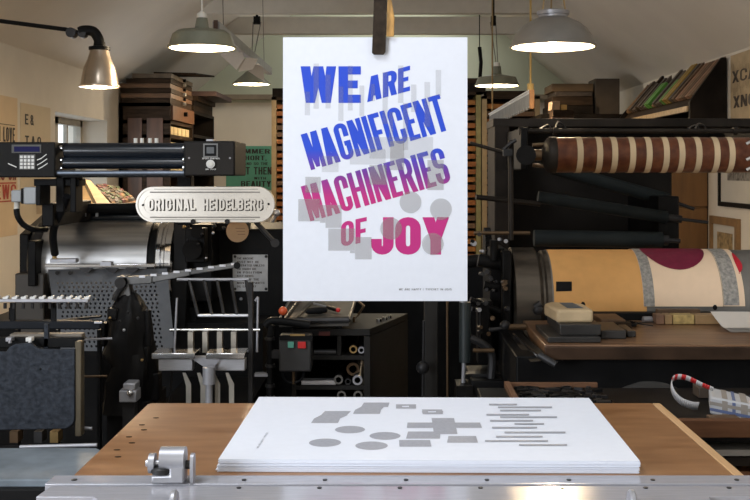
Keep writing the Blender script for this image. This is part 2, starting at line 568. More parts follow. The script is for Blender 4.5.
    if ch == 'M':
        k = t * 0.85
        return [_rect(0, 0, k, 1), _rect(w - k, 0, w, 1), [(0, 1), (t * 1.25, 1), (w / 2 + t * 0.36, 0.04), (w / 2 - t * 0.36, 0.04)], [(w, 1), (w - t * 1.25, 1), (w / 2 - t * 0.36, 0.04), (w / 2 + t * 0.36, 0.04)]]
    if ch == 'W':
        a = w * 0.27
        return [[(0, 1), (t, 1), (a + t * 0.5, 0), (a - t * 0.45, 0)], [(w / 2 - t * 0.5, 1), (w / 2 + t * 0.5, 1), (a + t * 0.5, 0), (a - t * 0.45, 0)],
                [(w, 1), (w - t, 1), (w - a - t * 0.5, 0), (w - a + t * 0.45, 0)], [(w / 2 - t * 0.5, 1), (w / 2 + t * 0.5, 1), (w - a + t * 0.45, 0), (w - a - t * 0.5, 0)]]
    if ch in 'AV':
        q = [[(0, 0), (t, 0), (w / 2 + t * 0.55, 1), (w / 2 - t * 0.62, 1)], [(w, 0), (w - t, 0), (w / 2 - t * 0.55, 1), (w / 2 + t * 0.62, 1)]]
        if ch == 'A':
            q.append(_rect(w * 0.24, 0.19, w * 0.76, 0.19 + h * 0.9))
        else:
            q = [[(u, 1 - v) for u, v in p] for p in q]
        return q
    if ch == 'Y':
        return [_rect(w / 2 - t / 2, 0, w / 2 + t / 2, 0.46), [(0, 1), (t * 1.1, 1), (w / 2 + t / 2, 0.40), (w / 2 - t / 2, 0.40)], [(w, 1), (w - t * 1.1, 1), (w / 2 - t / 2, 0.40), (w / 2 + t / 2, 0.40)]]
    if ch == 'X':
        return [[(0, 1), (t * 1.1, 1), (w, 0), (w - t * 1.1, 0)], [(w, 1), (w - t * 1.1, 1), (0, 0), (t * 1.1, 0)]]
    if ch == 'K':
        return [_rect(0, 0, t, 1), [(t * 0.8, 0.35), (t * 0.8, 0.62), (w - t, 1), (w, 1)], [(w * 0.35, 0.6), (w * 0.6, 0.75), (w, 0), (w - t * 1.1, 0)]]
    if ch == '&':
        return ring(0.05 * w, 0.48, 0.8 * w, 1, ('TR', 'TL', 'BL', 'BR')) + ring(0, 0, 0.85 * w, 0.55, ('TR', 'TL', 'BL', 'BR')) + [[(w * 0.5, 0.35), (w * 0.75, 0.35), (w, 0), (w * 0.75, 0)]]
    if ch == '2':
        return [_rect(0, 0, w, h), _rect(0, 1 - h, w, 1), _rect(0, 0.5 - h / 2, w, 0.5 + h / 2), _rect(w - t, 0.5, w, 1), _rect(0, 0, t, 0.5)]
    if ch == '5':
        return [_rect(0, 0, w, h), _rect(0, 1 - h, w, 1), _rect(0, 0.5 - h / 2, w, 0.5 + h / 2), _rect(0, 0.5, t, 1), _rect(w - t, 0, w, 0.5)]
    if ch in '|':
        return [_rect(w / 2 - t / 4, -0.1, w / 2 + t / 4, 1.1)]
    if ch == ',':
        return [_rect(0, -0.12, t * 0.7, h)]
    if ch == '?':
        return ring(0, 0.45, w, 1, ('BR', 'TR', 'TL')) + [_rect(w / 2 - t / 2, 0, w / 2 + t / 2, 0.2)]
    return []


WID = {'I': 0.5, 'M': 1.18, 'W': 1.35, ' ': 0.6, '|': 0.5, ',': 0.35, '1': 0.5, 'F': 0.88, 'L': 0.85, 'E': 0.9}


def line_polys(text, w=0.45, t=0.13, h=0.12, gap=0.07, widths=None):
    """all polygons of a line of letters and its length, cap height 1"""
    x = 0
    out = []
    for k, ch in enumerate(text):
        cw = widths[k] if widths else w * WID.get(ch, 1.0)
        for q in glyph(ch, cw, min(t, cw), h):
            out.append([(x + u, v) for u, v in q])
        x += cw + gap
    return out, x - gap


# ================================================================== THE ROOM
XL, XR, EAVE, SLOPE, YB, YF = -2.30, 2.20, 2.042, 0.80, 11.6, -2.2
XC = (XL + XR) / 2
ZR = EAVE + SLOPE * (XC - XL)


def ceil_z(x):
    return EAVE + SLOPE * min(x - XL, XR - x)


def Ywall(px):
    return (XL if px < 390 else XR) * 1050 / (px - 390)


struct(MB().box(XL - 0.35, XR + 0.35, YF - 0.3, YB + 0.3, -0.1, 0).build('floor', FLOOR))
W1a, W1b, W1z0, W1z1 = Ywall(55), Ywall(107), 0.92, 1.69
b = MB()
W2a, W2b, W2z0, W2z1 = -1.5, 0.6, 0.95, 2.0
b.box(XL - 0.32, XL, YF - 0.3, W2a, 0, EAVE + 0.1).box(XL - 0.32, XL, W2b, W1a, 0, EAVE + 0.1)
b.box(XL - 0.32, XL, W2a, W2b, 0, W2z0).box(XL - 0.32, XL, W2a, W2b, W2z1, EAVE + 0.1)
b.box(XL - 0.32, XL, W1b, YB + 0.3, 0, EAVE + 0.1)
b.box(XL - 0.32, XL, W1a, W1b, 0, W1z0)
b.box(XL - 0.32, XL, W1a, W1b, W1z1, EAVE + 0.1)
struct(b.build('wall_left', WALL))
struct(MB().box(XR, XR + 0.3, YF - 0.3, YB + 0.3, 0, EAVE + 0.1).build('wall_right', WALL))
gab = [(XL, EAVE), (XL, 0), (XR, 0), (XR, EAVE), (XC, ZR)]
b = MB().prism([(x, YB, z) for x, z in ((XL, 0), (XR, 0), (XR, EAVE), (XL, EAVE))], (0, 0.2, 0))
b.prism([(XL, YB, EAVE), (XR, YB, EAVE), (XC, YB, ZR)], (0, 0.2, 0), 1)
struct(b.build('wall_back', [WALL, GABLE]))
# wall behind the photographer, and the window on the left beside the bench
b = MB().prism([(x, YF, z) for x, z in ((XL, 0), (XR, 0), (XR, EAVE), (XL, EAVE))], (0, -0.2, 0))
b.prism([(XL, YF, EAVE), (XR, YF, EAVE), (XC, YF, ZR)], (0, -0.2, 0))
struct(b.build('wall_front', WALL))
w2 = MB()
for y in (W2a, -0.8, -0.1, W2b - 0.04):
    w2.box(XL - 0.12, XL - 0.06, y, y + 0.04, W2z0, W2z1)
for z in (W2z0, 1.55, W2z1 - 0.04):
    w2.box(XL - 0.12, XL - 0.06, W2a, W2b, z, z + 0.04)
struct(w2.build('window_2', TRIM))
# sloping ceiling; the left slope has a roof window over the bench
dz = 0.12


def slope_slab(b, xa, xb, ya, yb):
    def zz(x):
        return EAVE + SLOPE * (x - XL) if xb <= XC + 1e-6 else EAVE + SLOPE * (XR - x)
    b.prism([(xa, ya, zz(xa)), (xb, ya, zz(xb)), (xb, yb, zz(xb)), (xa, yb, zz(xa))], (0, 0, dz))


b = MB()
slope_slab(b, XL - 0.32, XC, YF - 0.3, 0.3)
slope_slab(b, XL - 0.32, XC, 1.6, YB + 0.3)
slope_slab(b, XL - 0.32, -1.25, 0.3, 1.6)
slope_slab(b, -0.55, XC, 0.3, 1.6)
slope_slab(b, XC, XR + 0.3, YF - 0.3, 10.1)
slope_slab(b, XC, XR + 0.3, 11.0, YB + 0.3)
slope_slab(b, XC + 0.95, XR + 0.3, 10.1, 11.0)
struct(b.build('ceiling', CEIL))
for k, (yb_, zb_) in enumerate(((7.55, 2.62), (8.75, 2.60), (9.9, 2.58))):
    hw = (zb_ - EAVE) / SLOPE
    x0, x1 = XL + hw, XR - hw
    b = MB().prism([(x0, yb_, zb_), (x1, yb_, zb_), (x1 - 0.2, yb_, zb_ + 0.16), (x0 + 0.2, yb_, zb_ + 0.16)], (0, 0.10, 0))
    struct(b.build('trim_%d' % (k + 1), TRIM))
struct(MB().box(XL, XR, YB - 0.06, YB, Z(98, YB) - 0.02, Z(98, YB) + 0.035).build('trim_4', mat('brown_wall_plate', (0.26, 0.21, 0.155), 0.7)))  # plain brown wall plate

# left window
w1 = MB()
xf = XL - 0.26
for (ya, yb_, z0, z1) in ((W1a, W1b, W1z0, W1z0 + 0.05), (W1a, W1b, W1z1 - 0.05, W1z1), (W1a, W1a + 0.05, W1z0, W1z1), (W1b - 0.05, W1b, W1z0, W1z1), ((W1a + W1b) / 2 - 0.04, (W1a + W1b) / 2 + 0.04, W1z0, W1z1)):
    w1.box(xf, xf + 0.06, ya, yb_, z0, z1)
for c in ((W1a * 0.75 + W1b * 0.25), (W1a * 0.25 + W1b * 0.75)):
    w1.box(xf + 0.01, xf + 0.04, c - 0.015, c + 0.015, W1z0, W1z1)
wf = struct(w1.build('window_1', mat('window_paint', (0.42, 0.40, 0.35), 0.5)))
MB().box(xf + 0.02, xf + 0.026, W1a, W1b, W1z0, W1z1).build('window_pane', GLASS, wf)
MB().box(XL - 0.3, XL + 0.03, W1a - 0.03, W1b + 0.03, W1z0 - 0.03, W1z0 + 0.003).build('window_sill', TRIM, wf)


# ================================================================== BENCH IN FRONT (flat bed of a proofing press with its wooden board)
bench = thing('work_bench', (0.025, 1.6, 0), 'warm plywood topped work bench with grey metal front rails under the white paper stack', 'bench')
ZT = 0.85
MB().prism([(-0.444, 1.466, ZT - 0.022), (0.482, 1.466, ZT - 0.022), (0.482, 1.932, ZT - 0.022), (-0.437, 1.932, ZT - 0.022), (-0.444, 1.925, ZT - 0.022)], (0, 0, 0.022)).build('board', PLY, bench, 0.002)
MB().box(0.4825, 0.497, 1.466, 1.932, ZT - 0.022, ZT).build('edge_band', EDGE, bench, 0.0015)
for px, py in ((156, 418), (142, 425), (144, 430), (129, 437), (132, 443), (117, 450), (118, 457)):
    Y = 0.425 * 1050 / (py - 172)
    x = X(px, Y)
    MB().prism([(x + 0.005 * math.cos(t * PI / 6), Y + 0.0025 * math.sin(t * PI / 6), ZT + 0.0001) for t in range(12)], (0, 0, 0.0005)).build('board_slot', BLACK, bench)
MB().box(-0.468, 0.52, 1.4240, 1.4645, ZT - 0.03, ZT + 0.002).build('rear_rail', RAILM, bench, 0.0006)
# front rail, set back at both ends
MB().prism([(-0.462, 1.371, ZT + 0.001), (-0.388, 1.371, ZT + 0.001), (-0.380, 1.362, ZT + 0.001), (-0.380, 1.30, ZT + 0.001), (0.408, 1.30, ZT + 0.001), (0.416, 1.371, ZT + 0.001), (0.53, 1.371, ZT + 0.001), (0.53, 1.4175, ZT + 0.001), (-0.458, 1.4175, ZT + 0.001)], (0, 0, -0.03)).build('front_rail', RAILM, bench, 0.0006)
MB().box(-0.44, 0.495, 1.47, 1.93, ZT - 0.16, ZT - 0.024).build('bed', BLACK, bench)
MB().box(-0.455, 0.52, 1.36, 1.46, ZT - 0.09, ZT - 0.032).build('front_plank', PLY, bench)
for sx in (-0.40, 0.40):
    for sy in (1.40, 1.84):
        MB().box(sx, sx + 0.06, sy, sy + 0.06, 0, ZT - 0.161).build('leg', BLACK, bench)
for k, px in enumerate((244, 325, 406, 487, 569, 653, 737)):
    x = X(px, 1.44)
    MB().cyl((x, 1.441, ZT + 0.0021), (x, 1.441, ZT + 0.0032), 0.0032, n=12).build('screw', GUNM, bench)
    x2 = X(px - 6, 1.40)
    MB().cyl((x2, 1.408, ZT + 0.0011), (x2, 1.408, ZT + 0.0022), 0.0032, n=12).build('screw', GUNM, bench)
MB().cyl((X(74, 1.44), 1.441, ZT + 0.0021), (X(74, 1.44), 1.441, ZT + 0.0032), 0.004, n=12).build('screw', GUNM, bench)
# paper gauge bolted to the rails
g = MB()
Yg = 1.432
zr = ZT + 0.003
g.prism([(X(153, Yg), Yg - 0.014, zr), (X(186, Yg), Yg - 0.014, zr), (X(186, Yg), Yg - 0.014, zr + 0.034), (X(161, Yg), Yg - 0.014, zr + 0.034), (X(161, Yg), Yg - 0.014, zr + 0.023), (X(171, Yg), Yg - 0.014, zr + 0.023), (X(171, Yg), Yg - 0.014, zr + 0.012), (X(153, Yg), Yg - 0.014, zr + 0.012)], (0, 0.028, 0))
gauge = g.build('gauge_bracket', PEWTER, bench, 0.003)
zc = zr + 0.031
MB().cyl((X(161, Yg), Yg, zc), (X(185.5, Yg), Yg, zc), 0.0165, n=32).build('gauge_barrel', PEWTER, gauge)
MB().cyl((X(146, Yg), Yg, zc - 0.006), (X(161, Yg), Yg, zc - 0.006), 0.0045, n=16).build('spindle', STEEL, gauge)
MB().cyl((X(149.5, Yg), Yg, zc - 0.006), (X(155.5, Yg), Yg, zc - 0.006), 0.0135, n=24).build('adjusting_knob', PEWTER, gauge, 0.001)
MB().cyl((X(186, Yg), Yg, zc - 0.008), (X(191, Yg), Yg, zc - 0.008), 0.006, n=16).build('spindle', GUNM, gauge)
MB().prism([(X(191, Yg), Yg + 0.010 * math.cos(t * PI / 8), zc - 0.008 + (0.016 if math.sin(t * PI / 8) > -0.01 else -0.036) * abs(math.sin(t * PI / 8)) ** 0.6) for t in range(16)], (0.0045, 0, 0)).build('stop_blade', PEWTER, gauge)
MB().lathe([(0.001, 0), (0.012, 0), (0.0145, 0.002), (0.0145, 0.007), (0.012, 0.009), (0.001, 0.009)], (X(162, Yg), Yg - 0.004, zr + 0.0125), n=28).build('thumb_nut', GUNM, gauge)
for px, py in ((174, 495), (632, 496)):
    Yk = 1.338
    MB().lathe([(0.001, -0.004), (0.014, -0.004), (0.016, -0.002), (0.016, 0.002), (0.014, 0.004), (0.001, 0.004)], (X(px, Yk), Yk, ZT + 0.004), axis='X', n=28).build('index_wheel', PEWTER, bench)

# stack of printed sheets
ps = MB()
Ys0, Ys1 = 1.482, 1.895
xa, xb = -0.2505, 0.3445
z = ZT + 0.0005
random.seed(3)
for k in range(24):
    j = random.uniform(-0.0012, 0.0012)
    jy = random.uniform(-0.0012, 0.0012)
    if k == 12:
        z += 0.0008
    if k in (3, 4, 5, 11):
        j -= 0.002
    if k > 12:
        j += 0.0015
    ps.prism([Vector((x_ + 0.0063 + (y_ - Ys0) * 0.0153, y_ - (x_ - 0.05) * 0.0153, z)) for x_, y_ in ((xa + j, Ys0 + jy), (xb + j * 0.7, Ys0 + jy), (xb + j * 0.7, Ys1 + jy), (xa + j, Ys1 + jy))], (0, 0, 0.00058))
    z += 0.00068
tag(ps.build('paper_stack', PAPER), 'thick stack of plain white sheets lying on the plywood board under the grey print', 'paper', kind='stuff')
ZS = z + 0.0002


def on_stack(px, py, dz_=0.0006):
    Y = (1.275 - ZS - dz_) * 1050 / (py - 172)
    return Vector((X(px, Y), Y, ZS + dz_))


pr = MB().prism([Vector((x_ + 0.0063 + (y_ - Ys0) * 0.0153, y_ - (x_ - 0.05) * 0.0153, ZS)) for x_, y_ in ((xa + 0.001, Ys0), (xb + 0.001, Ys0), (xb + 0.001, Ys1), (xa + 0.001, Ys1))], (0, 0, 0.0004))


sd_ = [0.0006]


def spoly(pts):
    sd_[0] += 0.00002
    q = [on_stack(*p, sd_[0]) for p in pts]
    pr.poly(q if (q[1] - q[0]).cross(q[2] - q[0]).z > 0 else q[::-1], 1)


for pts in (((325, 411), (351, 411), (347, 415), (321, 415)), ((314, 418.5), (321, 415), (348, 415), (340, 418.5)), ((311, 423), (314, 418.5), (340, 418.5), (338, 423)),
            ((364, 402.5), (389.5, 402.5), (388, 407), (361, 407)), ((353, 413.8), (355, 409.8), (381, 409.8), (380, 413.8)), ((355, 409.8), (361, 406.8), (384, 406.8), (381, 409.8)),
            ((408, 431.5), (440.5, 431.5), (440, 438.6), (406, 438.6)), ((448.5, 436), (476, 436), (478, 442.6), (447, 442.6)), ((399, 440), (430, 440), (431.5, 446.5), (399.5, 446.5)),
            ((407.5, 422.5), (480, 422.5), (482, 427.8), (406.8, 427.8)), ((431.5, 418), (454, 418), (457.5, 434), (434, 434)),
            ((396, 404.3), (416, 404.3), (416, 405.7), (396, 405.7)), ((396, 407), (416, 407), (416, 408.5), (396, 408.5)), ((396, 405.6), (402, 405.6), (402, 407.1), (396, 407.1)), ((409, 405.6), (416, 405.6), (416, 407.1), (409, 407.1)),
            ((422, 409.4), (442, 409.4), (442.4, 411), (422.4, 411)), ((422.4, 412.3), (442.6, 412.3), (443, 414), (422.6, 414)), ((422, 410.9), (428, 410.9), (428, 412.4), (422, 412.4)), ((436, 410.9), (443, 410.9), (443, 412.4), (436, 412.4))):
    spoly(pts)
for (cx, cy, rx_) in ((350, 429.5, 15), (385, 435.8, 15.5), (325, 442.6, 16), (371.5, 445.6, 16.2)):
    c = on_stack(cx, cy)
    rr_ = rx_ * c.y / 1050
    pr.poly([c + Vector((rr_ * math.cos(t * PI / 20), rr_ * 1.0 * math.sin(t * PI / 20), 0)) for t in range(40)], 1)
for (x0, x1, y) in ((489, 517, 404.5), (498, 552, 407.2), (500, 541, 410.4), (486.5, 529, 414.6), (500, 557, 417), (490, 533, 420.6), (514.5, 544, 423.8), (492, 537, 427.5), (504.5, 565.5, 432.3), (496, 542.5, 436.5), (485, 548, 440.8), (519, 567, 444.8)):
    spoly(((x0, y - 0.8), (x1, y - 0.8), (x1, y + 0.8), (x0, y + 0.8)))
tp, L = line_polys('WE ARE HAPPY  TYPESET', 0.55, 0.14, 0.12, 0.1)
p0, p1 = on_stack(258.5, 448), on_stack(268.5, 432.5)
du = (p1 - p0) / L
dv = Vector((-du.y, du.x, 0)).normalized() * 0.0032
pr.glyphs(tp, lambda u, v: p0 + du * u + dv * v, 1)
tag(pr.build('art_print', [PAPER, INKGREY]), 'white print with grey dots, bars and blocks lying flat on the paper stack', 'print')

# ================================================================== HANGING POSTER
YP = 2.40
pm = MB()
x0, x1, z0, z1 = X(283, YP), X(467.4, YP), Z(301, YP), Z(37.3, YP)
NU, NV = 12, 8


def pz(px, py, d=0.0):
    return Vector((X(px, YP), YP - d, Z(py, YP)))


pm.box(x0, x1, YP, YP + 0.0006, z0, z1)


def pline(text, widths, t, h, origin, du_, dv_, gap):
    """letters on the poster, all in photograph pixels: du_ along the line, dv_ up one cap height (both for 1 unit = cap)"""
    polys, L_ = line_polys(text, t=t, h=h, widths=widths, gap=gap)
    pm.glyphs(polys, lambda u, v: pz(origin[0] + du_[0] * u + dv_[0] * v, origin[1] + du_[1] * u + dv_[1] * v, 0.0004), 1)


def scaled(s_, ws):
    return [w / s_ for w in ws]


# cap height is the unit; widths below are pixels
pline('WE', scaled(36.6, [35.5, 22.3]), 0.262, 0.225, (300.6, 102.9), (36.6, 0), (0, -36.6), 2.4 / 36.6)
pline('ARE', scaled(25.5, [14.4, 13.8, 12.0]), 0.215, 0.175, (367.2, 102.2), (25.5, -6.9), (0, -25.0), 1.3 / 25.5)
an = R(16.3)
c_, s_ = math.cos(an), math.sin(an)
H = 37.0
pline('MAGNIFICENT', scaled(H, [16.2, 13.4, 13.4, 13.6, 5.2, 11.0, 5.2, 13.6, 11.2, 14.2, 12.6]), 0.142, 0.125, (311.0, 170.2), (H * c_, -H * s_), (-H * s_, -H * c_), 1.5 / H)
an = R(15.7)
c_, s_ = math.cos(an), math.sin(an)
H = 36.2
pline('MACHINERIES', scaled(H, [16.2, 13.6, 13.0, 14.2, 5.2, 14.2, 11.2, 13.6, 5.2, 11.2, 13.6]), 0.142, 0.125, (310.4, 221.4), (H * c_, -H * s_), (-H * s_, -H * c_), 1.55 / H)
pline('OF', scaled(24.5, [12.8, 11.2]), 0.20, 0.165, (341.0, 247.0), (24.5, -5.2), (0, -24.6), 1.7 / 24.5)
pline('JOY', scaled(37.4, [22.6, 25.6, 26.6]), 0.285, 0.225, (371.0, 254.6), (37.4, 0), (0, -37.4), 1.6 / 37.4)
tp, L = line_polys('WE ARE HAPPY | TYPESET IN 2015', 0.5, 0.11, 0.1, 0.16)
pm.glyphs(tp, lambda u, v: pz(399 + 52.5 * u / L, 290.3 - 1.9 * v, 0.0004), 4)


vd = [0.0010]


def pr_(x0_, y0_, x1_, y1_, mi):
    vd[0] += 0.00003
    d = vd[0]
    pm.poly([pz(x0_, y1_, d), pz(x1_, y1_, d), pz(x1_, y0_, d), pz(x0_, y0_, d)], mi)


for q in ((304.8, 91.6, 310, 115.3), (313.5, 63.5, 318.8, 108.8), (325.5, 74.5, 330.6, 108.4), (338.3, 86.5, 343.4, 121), (347.8, 65.5, 352.6, 110.5), (359.4, 85.5, 364.2, 116), (370.8, 84, 375, 101),
          (382.4, 72, 387.6, 124), (398, 65.5, 403.4, 103), (411, 84.5, 416.4, 112), (424.4, 82, 430, 127), (435.6, 70, 441, 96), (389, 112, 393, 140), (403, 103, 408, 150)):
    pr_(*q, 2)
for q in ((321.8, 156, 338.5, 172), (350, 149, 385.5, 164.5), (369.5, 137, 433, 158.5)):
    pr_(*q, 2)
for q in ((305.3, 176.8, 320.5, 192.6), (298.2, 199, 320, 221.2), (320.1, 205, 325.4, 222.6), (325.5, 205, 341.6, 227.8), (328.2, 228.5, 354.9, 250.6), (350, 250.7, 354.9, 253), (355, 237, 371.6, 259.2),
          (427.4, 160, 443.6, 190), (369.5, 165, 386.5, 184.5), (390, 141, 404, 170)):
    pr_(*q, 3)
for (cx, cy) in ((410.4, 202.2), (440.8, 209.2), (391, 228.6), (432.7, 243.8)):
    vd[0] += 0.00003
    pm.poly([pz(cx + 10.9 * math.cos(-t * PI / 18), cy + 10.9 * math.sin(-t * PI / 18), vd[0]) for t in range(36)], 3)
zo = z0
INKG = ink_gradient('blue_to_magenta_ink', Z(150, YP) - zo, Z(197, YP) - zo)
tag(pm.build('letterpress_poster', [PAPER, INKG, veil('pale_grey_film', (0.36, 0.35, 0.345), 0.19), veil('grey_film', (0.40, 0.38, 0.37), 0.38), INKBRN]),
    'white hanging poster with bold blue to magenta lettering and grey shapes', 'poster')

peg = thing('clothes_peg', (X(381, YP), YP, Z(55, YP)), 'dark stained wooden clothes peg gripping the hanging poster at its top edge', 'peg')
zt_, zb_ = Z(-14, YP), Z(55, YP)
MB().prism([(X(372, YP), YP - 0.004, zb_ + 0.004), (X(374, YP), YP - 0.004, zb_), (X(383.5, YP), YP - 0.004, zb_), (X(385.5, YP), YP - 0.004, zb_ + 0.006), (X(387.5, YP), YP - 0.004, zt_), (X(374.5, YP), YP - 0.004, zt_)], (0, -0.008, 0)).build('front_prong', mat('peg_dark_wood', (0.035, 0.025, 0.018), 0.6, spec=0.1, var=0.4, scale=60), peg, 0.001)
MB().prism([(X(372.5, YP), YP + 0.004, zb_ + 0.004), (X(385, YP), YP + 0.004, zb_ + 0.004), (X(387.5, YP), YP + 0.004, zt_), (X(374.5, YP), YP + 0.004, zt_)], (0, 0.008, 0)).build('rear_prong', WOODM, peg, 0.001)
MB().prism([(X(386.2, YP), YP - 0.010, Z(37, YP)), (X(394, YP), YP - 0.010, Z(37, YP)), (X(394.6, YP), YP - 0.010, Z(18, YP)), (X(391, YP), YP - 0.010, Z(-2, YP)), (X(387.5, YP), YP - 0.010, Z(-2, YP))], (0, 0.007, 0)).build('worn_wood_tab', mat('golden_bare_wood', (0.44, 0.24, 0.07), 0.5, var=0.5, scale=70, stretch=(1, 1, 0.3)), peg, 0.001)
MB().tube([(X(380, YP) - 0.012, YP, Z(-4, YP)), (X(380, YP) + 0.012, YP, Z(-4, YP))], 0.005).build('spring', GUNM, peg)
tag(MB().tube([(XL + 0.001, YP, Z(-6, YP) + 0.25), (-1.2, YP, Z(-6, YP) + 0.10), (X(380, YP), YP, Z(-6, YP)), (1.1, YP, Z(-6, YP) + 0.11), (XR - 0.001, YP, Z(-6, YP) + 0.25)], 0.0015).build('hanging_wire', GUNM),
    'thin taut wire across the room that carries the poster peg', 'wire')


# ================================================================== LAMPS
LAMP = 5.6


def bulb_light(name, loc, power, col=(1.0, 0.77, 0.50), r=0.035):
    l = bpy.data.lights.new(name, 'POINT')
    l.energy = power
    l.color = col
    l.shadow_soft_size = r
    o = bpy.data.objects.new(name, l)
    COL.objects.link(o)
    o.location = loc
    return o


def pendant(px, py, Y, D, prof, outer_m, label, power, cord_kind, cap=None):
    """prof: (radius, height) of the outer shade from rim to neck, in metres"""
    c = P(px, py, Y)
    t = thing('pendant_lamp', c, label, 'lamp', None)
    b_ = MB()
    b_.lathe(prof, c, n=48, mi=0)
    inner = [(max(r - 0.006, 0.004), h - 0.002 if h > 0.01 else h) for r, h in prof]
    b_.lathe([prof[0], (inner[0][0], 0.0)] + inner[1:] + [(0.003, inner[-1][1])], c, n=48, mi=1)
    # make inner faces look inward
    sh = b_.build('lamp_shade', [outer_m, ENAMEL], t)
    sh.data.flip_normals() if False else None
    b_ = MB().lathe([(prof[0][0] - 0.004, -0.004), (prof[0][0] + 0.004, -0.004), (prof[0][0] + 0.006, 0.001), (prof[0][0] + 0.004, 0.006), (prof[0][0] - 0.004, 0.006), (prof[0][0] - 0.004, -0.004)], c, n=48)
    b_.build('rim', outer_m, t)
    MB().ball(c + Vector((0, 0, 0.045)), 0.032, mi=0).cyl(c + Vector((0, 0, 0.07)), c + Vector((0, 0, prof[-1][1])), 0.018).build('bulb', BULB, t)
    bulb_light('bulb_glow', c + Vector((0, 0, 0.008)), power * LAMP)
    return t, c


def cord_to_ceiling(t, c, zstart, r=0.003, m=CORDG, dx=0.0, dy=0.0, ztop=None):
    x, y = c.x + dx, c.y + dy
    MB().tube([(c.x, c.y, zstart), (x, y, ceil_z(x) if ztop is None else ztop)], r).build('cord', m, t)


# front left: flat sage shade
Yl = 4.6
k = Yl / 1050
t, c = pendant(202, 47.5, Yl, 0.36, [(33 * k, 0), (32 * k, 4 * k), (29 * k, 13 * k), (24 * k, 16.5 * k), (8 * k, 18.5 * k), (7 * k, 20 * k), (5.5 * k, 29 * k), (5 * k, 30 * k)], LAMPG, 'sage grey pendant lamp with a wide flat lit shade, above the left press', 11, 0)
MB().cyl((c.x, c.y, c.z + 29.5 * k), (c.x, c.y, c.z + 34 * k), 5.4 * k, 5.0 * k).cyl((c.x, c.y, c.z + 34 * k), (c.x, c.y, c.z + 36 * k), 3 * k, 2 * k).build('lamp_cap', PORC, t)
cord_to_ceiling(t, c, c.z + 35 * k, 0.004, PORC)
# front right: deep taupe dome on three chains
Yl = 4.6
k = Yl / 1050
t, c = pendant(553, 46.5, Yl, 0.42, [(42 * k, 0), (41.5 * k, 3 * k), (39 * k, 10 * k), (34 * k, 17 * k), (27 * k, 23 * k), (19 * k, 27 * k), (14.5 * k, 29 * k)], LAMPT, 'large taupe dome pendant lamp hung on three chains, over the right press', 9, 1)
MB().lathe([(14.5 * k, 28.5 * k), (14.5 * k, 31 * k), (16 * k, 31.5 * k), (16.2 * k, 35 * k), (14 * k, 36 * k), (1 * k, 36.5 * k)], c, n=40).build('lamp_cap', PEWTER, t)
for a_ in (90, 210, 330):
    v = Vector((math.cos(R(a_)) * 13 * k, math.sin(R(a_)) * 13 * k, 35 * k))
    MB().tube([c + v, c + Vector((v.x * 0.5, v.y * 0.5, 75 * k))], 0.004).build('chain', CORD, t)
MB().tube([c + Vector((0, 0, 73 * k)), (c.x, c.y, ceil_z(c.x))], 0.012).build('ceiling_rod', CORDG, t)
# rear left: plain cone with pulley cords
Yl = 9.5
k = Yl / 1050
t, c = pendant(251.5, 84, Yl, 0.34, [(18.5 * k, 0), (17.5 * k, 2 * k), (9 * k, 9 * k), (6 * k, 12 * k), (4 * k, 13 * k)], LAMPG, 'small cone pendant lamp far back beside the hanging white sheets', 8, 2)
MB().cyl((c.x, c.y, c.z + 12.5 * k), (c.x, c.y, c.z + 17 * k), 3 * k).build('lamp_cap', PEWTER, t)
pz_ = Z(22, Yl)
for d in (-0.035, 0.035):
    MB().tube([(c.x, c.y, c.z + 16 * k), (c.x + 0.05 + d, c.y, pz_)], 0.005).build('cord', CORDG, t)
MB().box(c.x + 0.02, c.x + 0.08, c.y - 0.02, c.y + 0.02, pz_ - 0.02, pz_ + 0.05).build('pulley', BLACK, t)
MB().tube([(c.x + 0.05, c.y, pz_ + 0.04), (c.x + 0.05, c.y, ceil_z(c.x + 0.05))], 0.012).build('ceiling_rod', BLACK, t)
# rear right
Yl = 8.6
k = Yl / 1050
t, c = pendant(497, 85.5, Yl, 0.36, [(22 * k, 0), (21 * k, 3 * k), (19 * k, 8 * k), (5 * k, 11 * k), (4.5 * k, 13 * k), (4 * k, 19 * k)], LAMPG, 'grey pendant lamp with shallow lit shade right of the hanging poster', 8, 3)
MB().cyl((c.x, c.y, c.z + 18.5 * k), (c.x, c.y, c.z + 23 * k), 3.2 * k).build('lamp_cap', PORC, t)
pz_ = Z(22, Yl)
for d in (-0.025, 0.02):
    MB().tube([(c.x + d * 0.3, c.y, c.z + 22 * k), (c.x - 0.03 + d, c.y, pz_)], 0.004).build('cord', CORDG, t)
MB().box(c.x - 0.05, c.x - 0.01, c.y - 0.02, c.y + 0.02, pz_ - 0.03, pz_ + 0.05).build('pulley', BLACK, t)
MB().tube([(c.x - 0.03, c.y, pz_ + 0.04), (c.x - 0.03, c.y, ceil_z(c.x - 0.03))], 0.010).build('ceiling_rod', BLACK, t)
tag(MB().tube([P(479.5, 47, 8.9), P(481, 62, 8.9), P(480, 78, 8.9), P(484, 84, 8.9)], 0.016).tube([P(479.5, 47, 8.9), Vector((P(479.5, 47, 8.9).x, 8.9, ceil_z(P(479.5, 47, 8.9).x)))], 0.004).build('iron_hook', BLACK),
    'black iron hook hanging beside the right end of the poster, left of a lamp', 'hook')

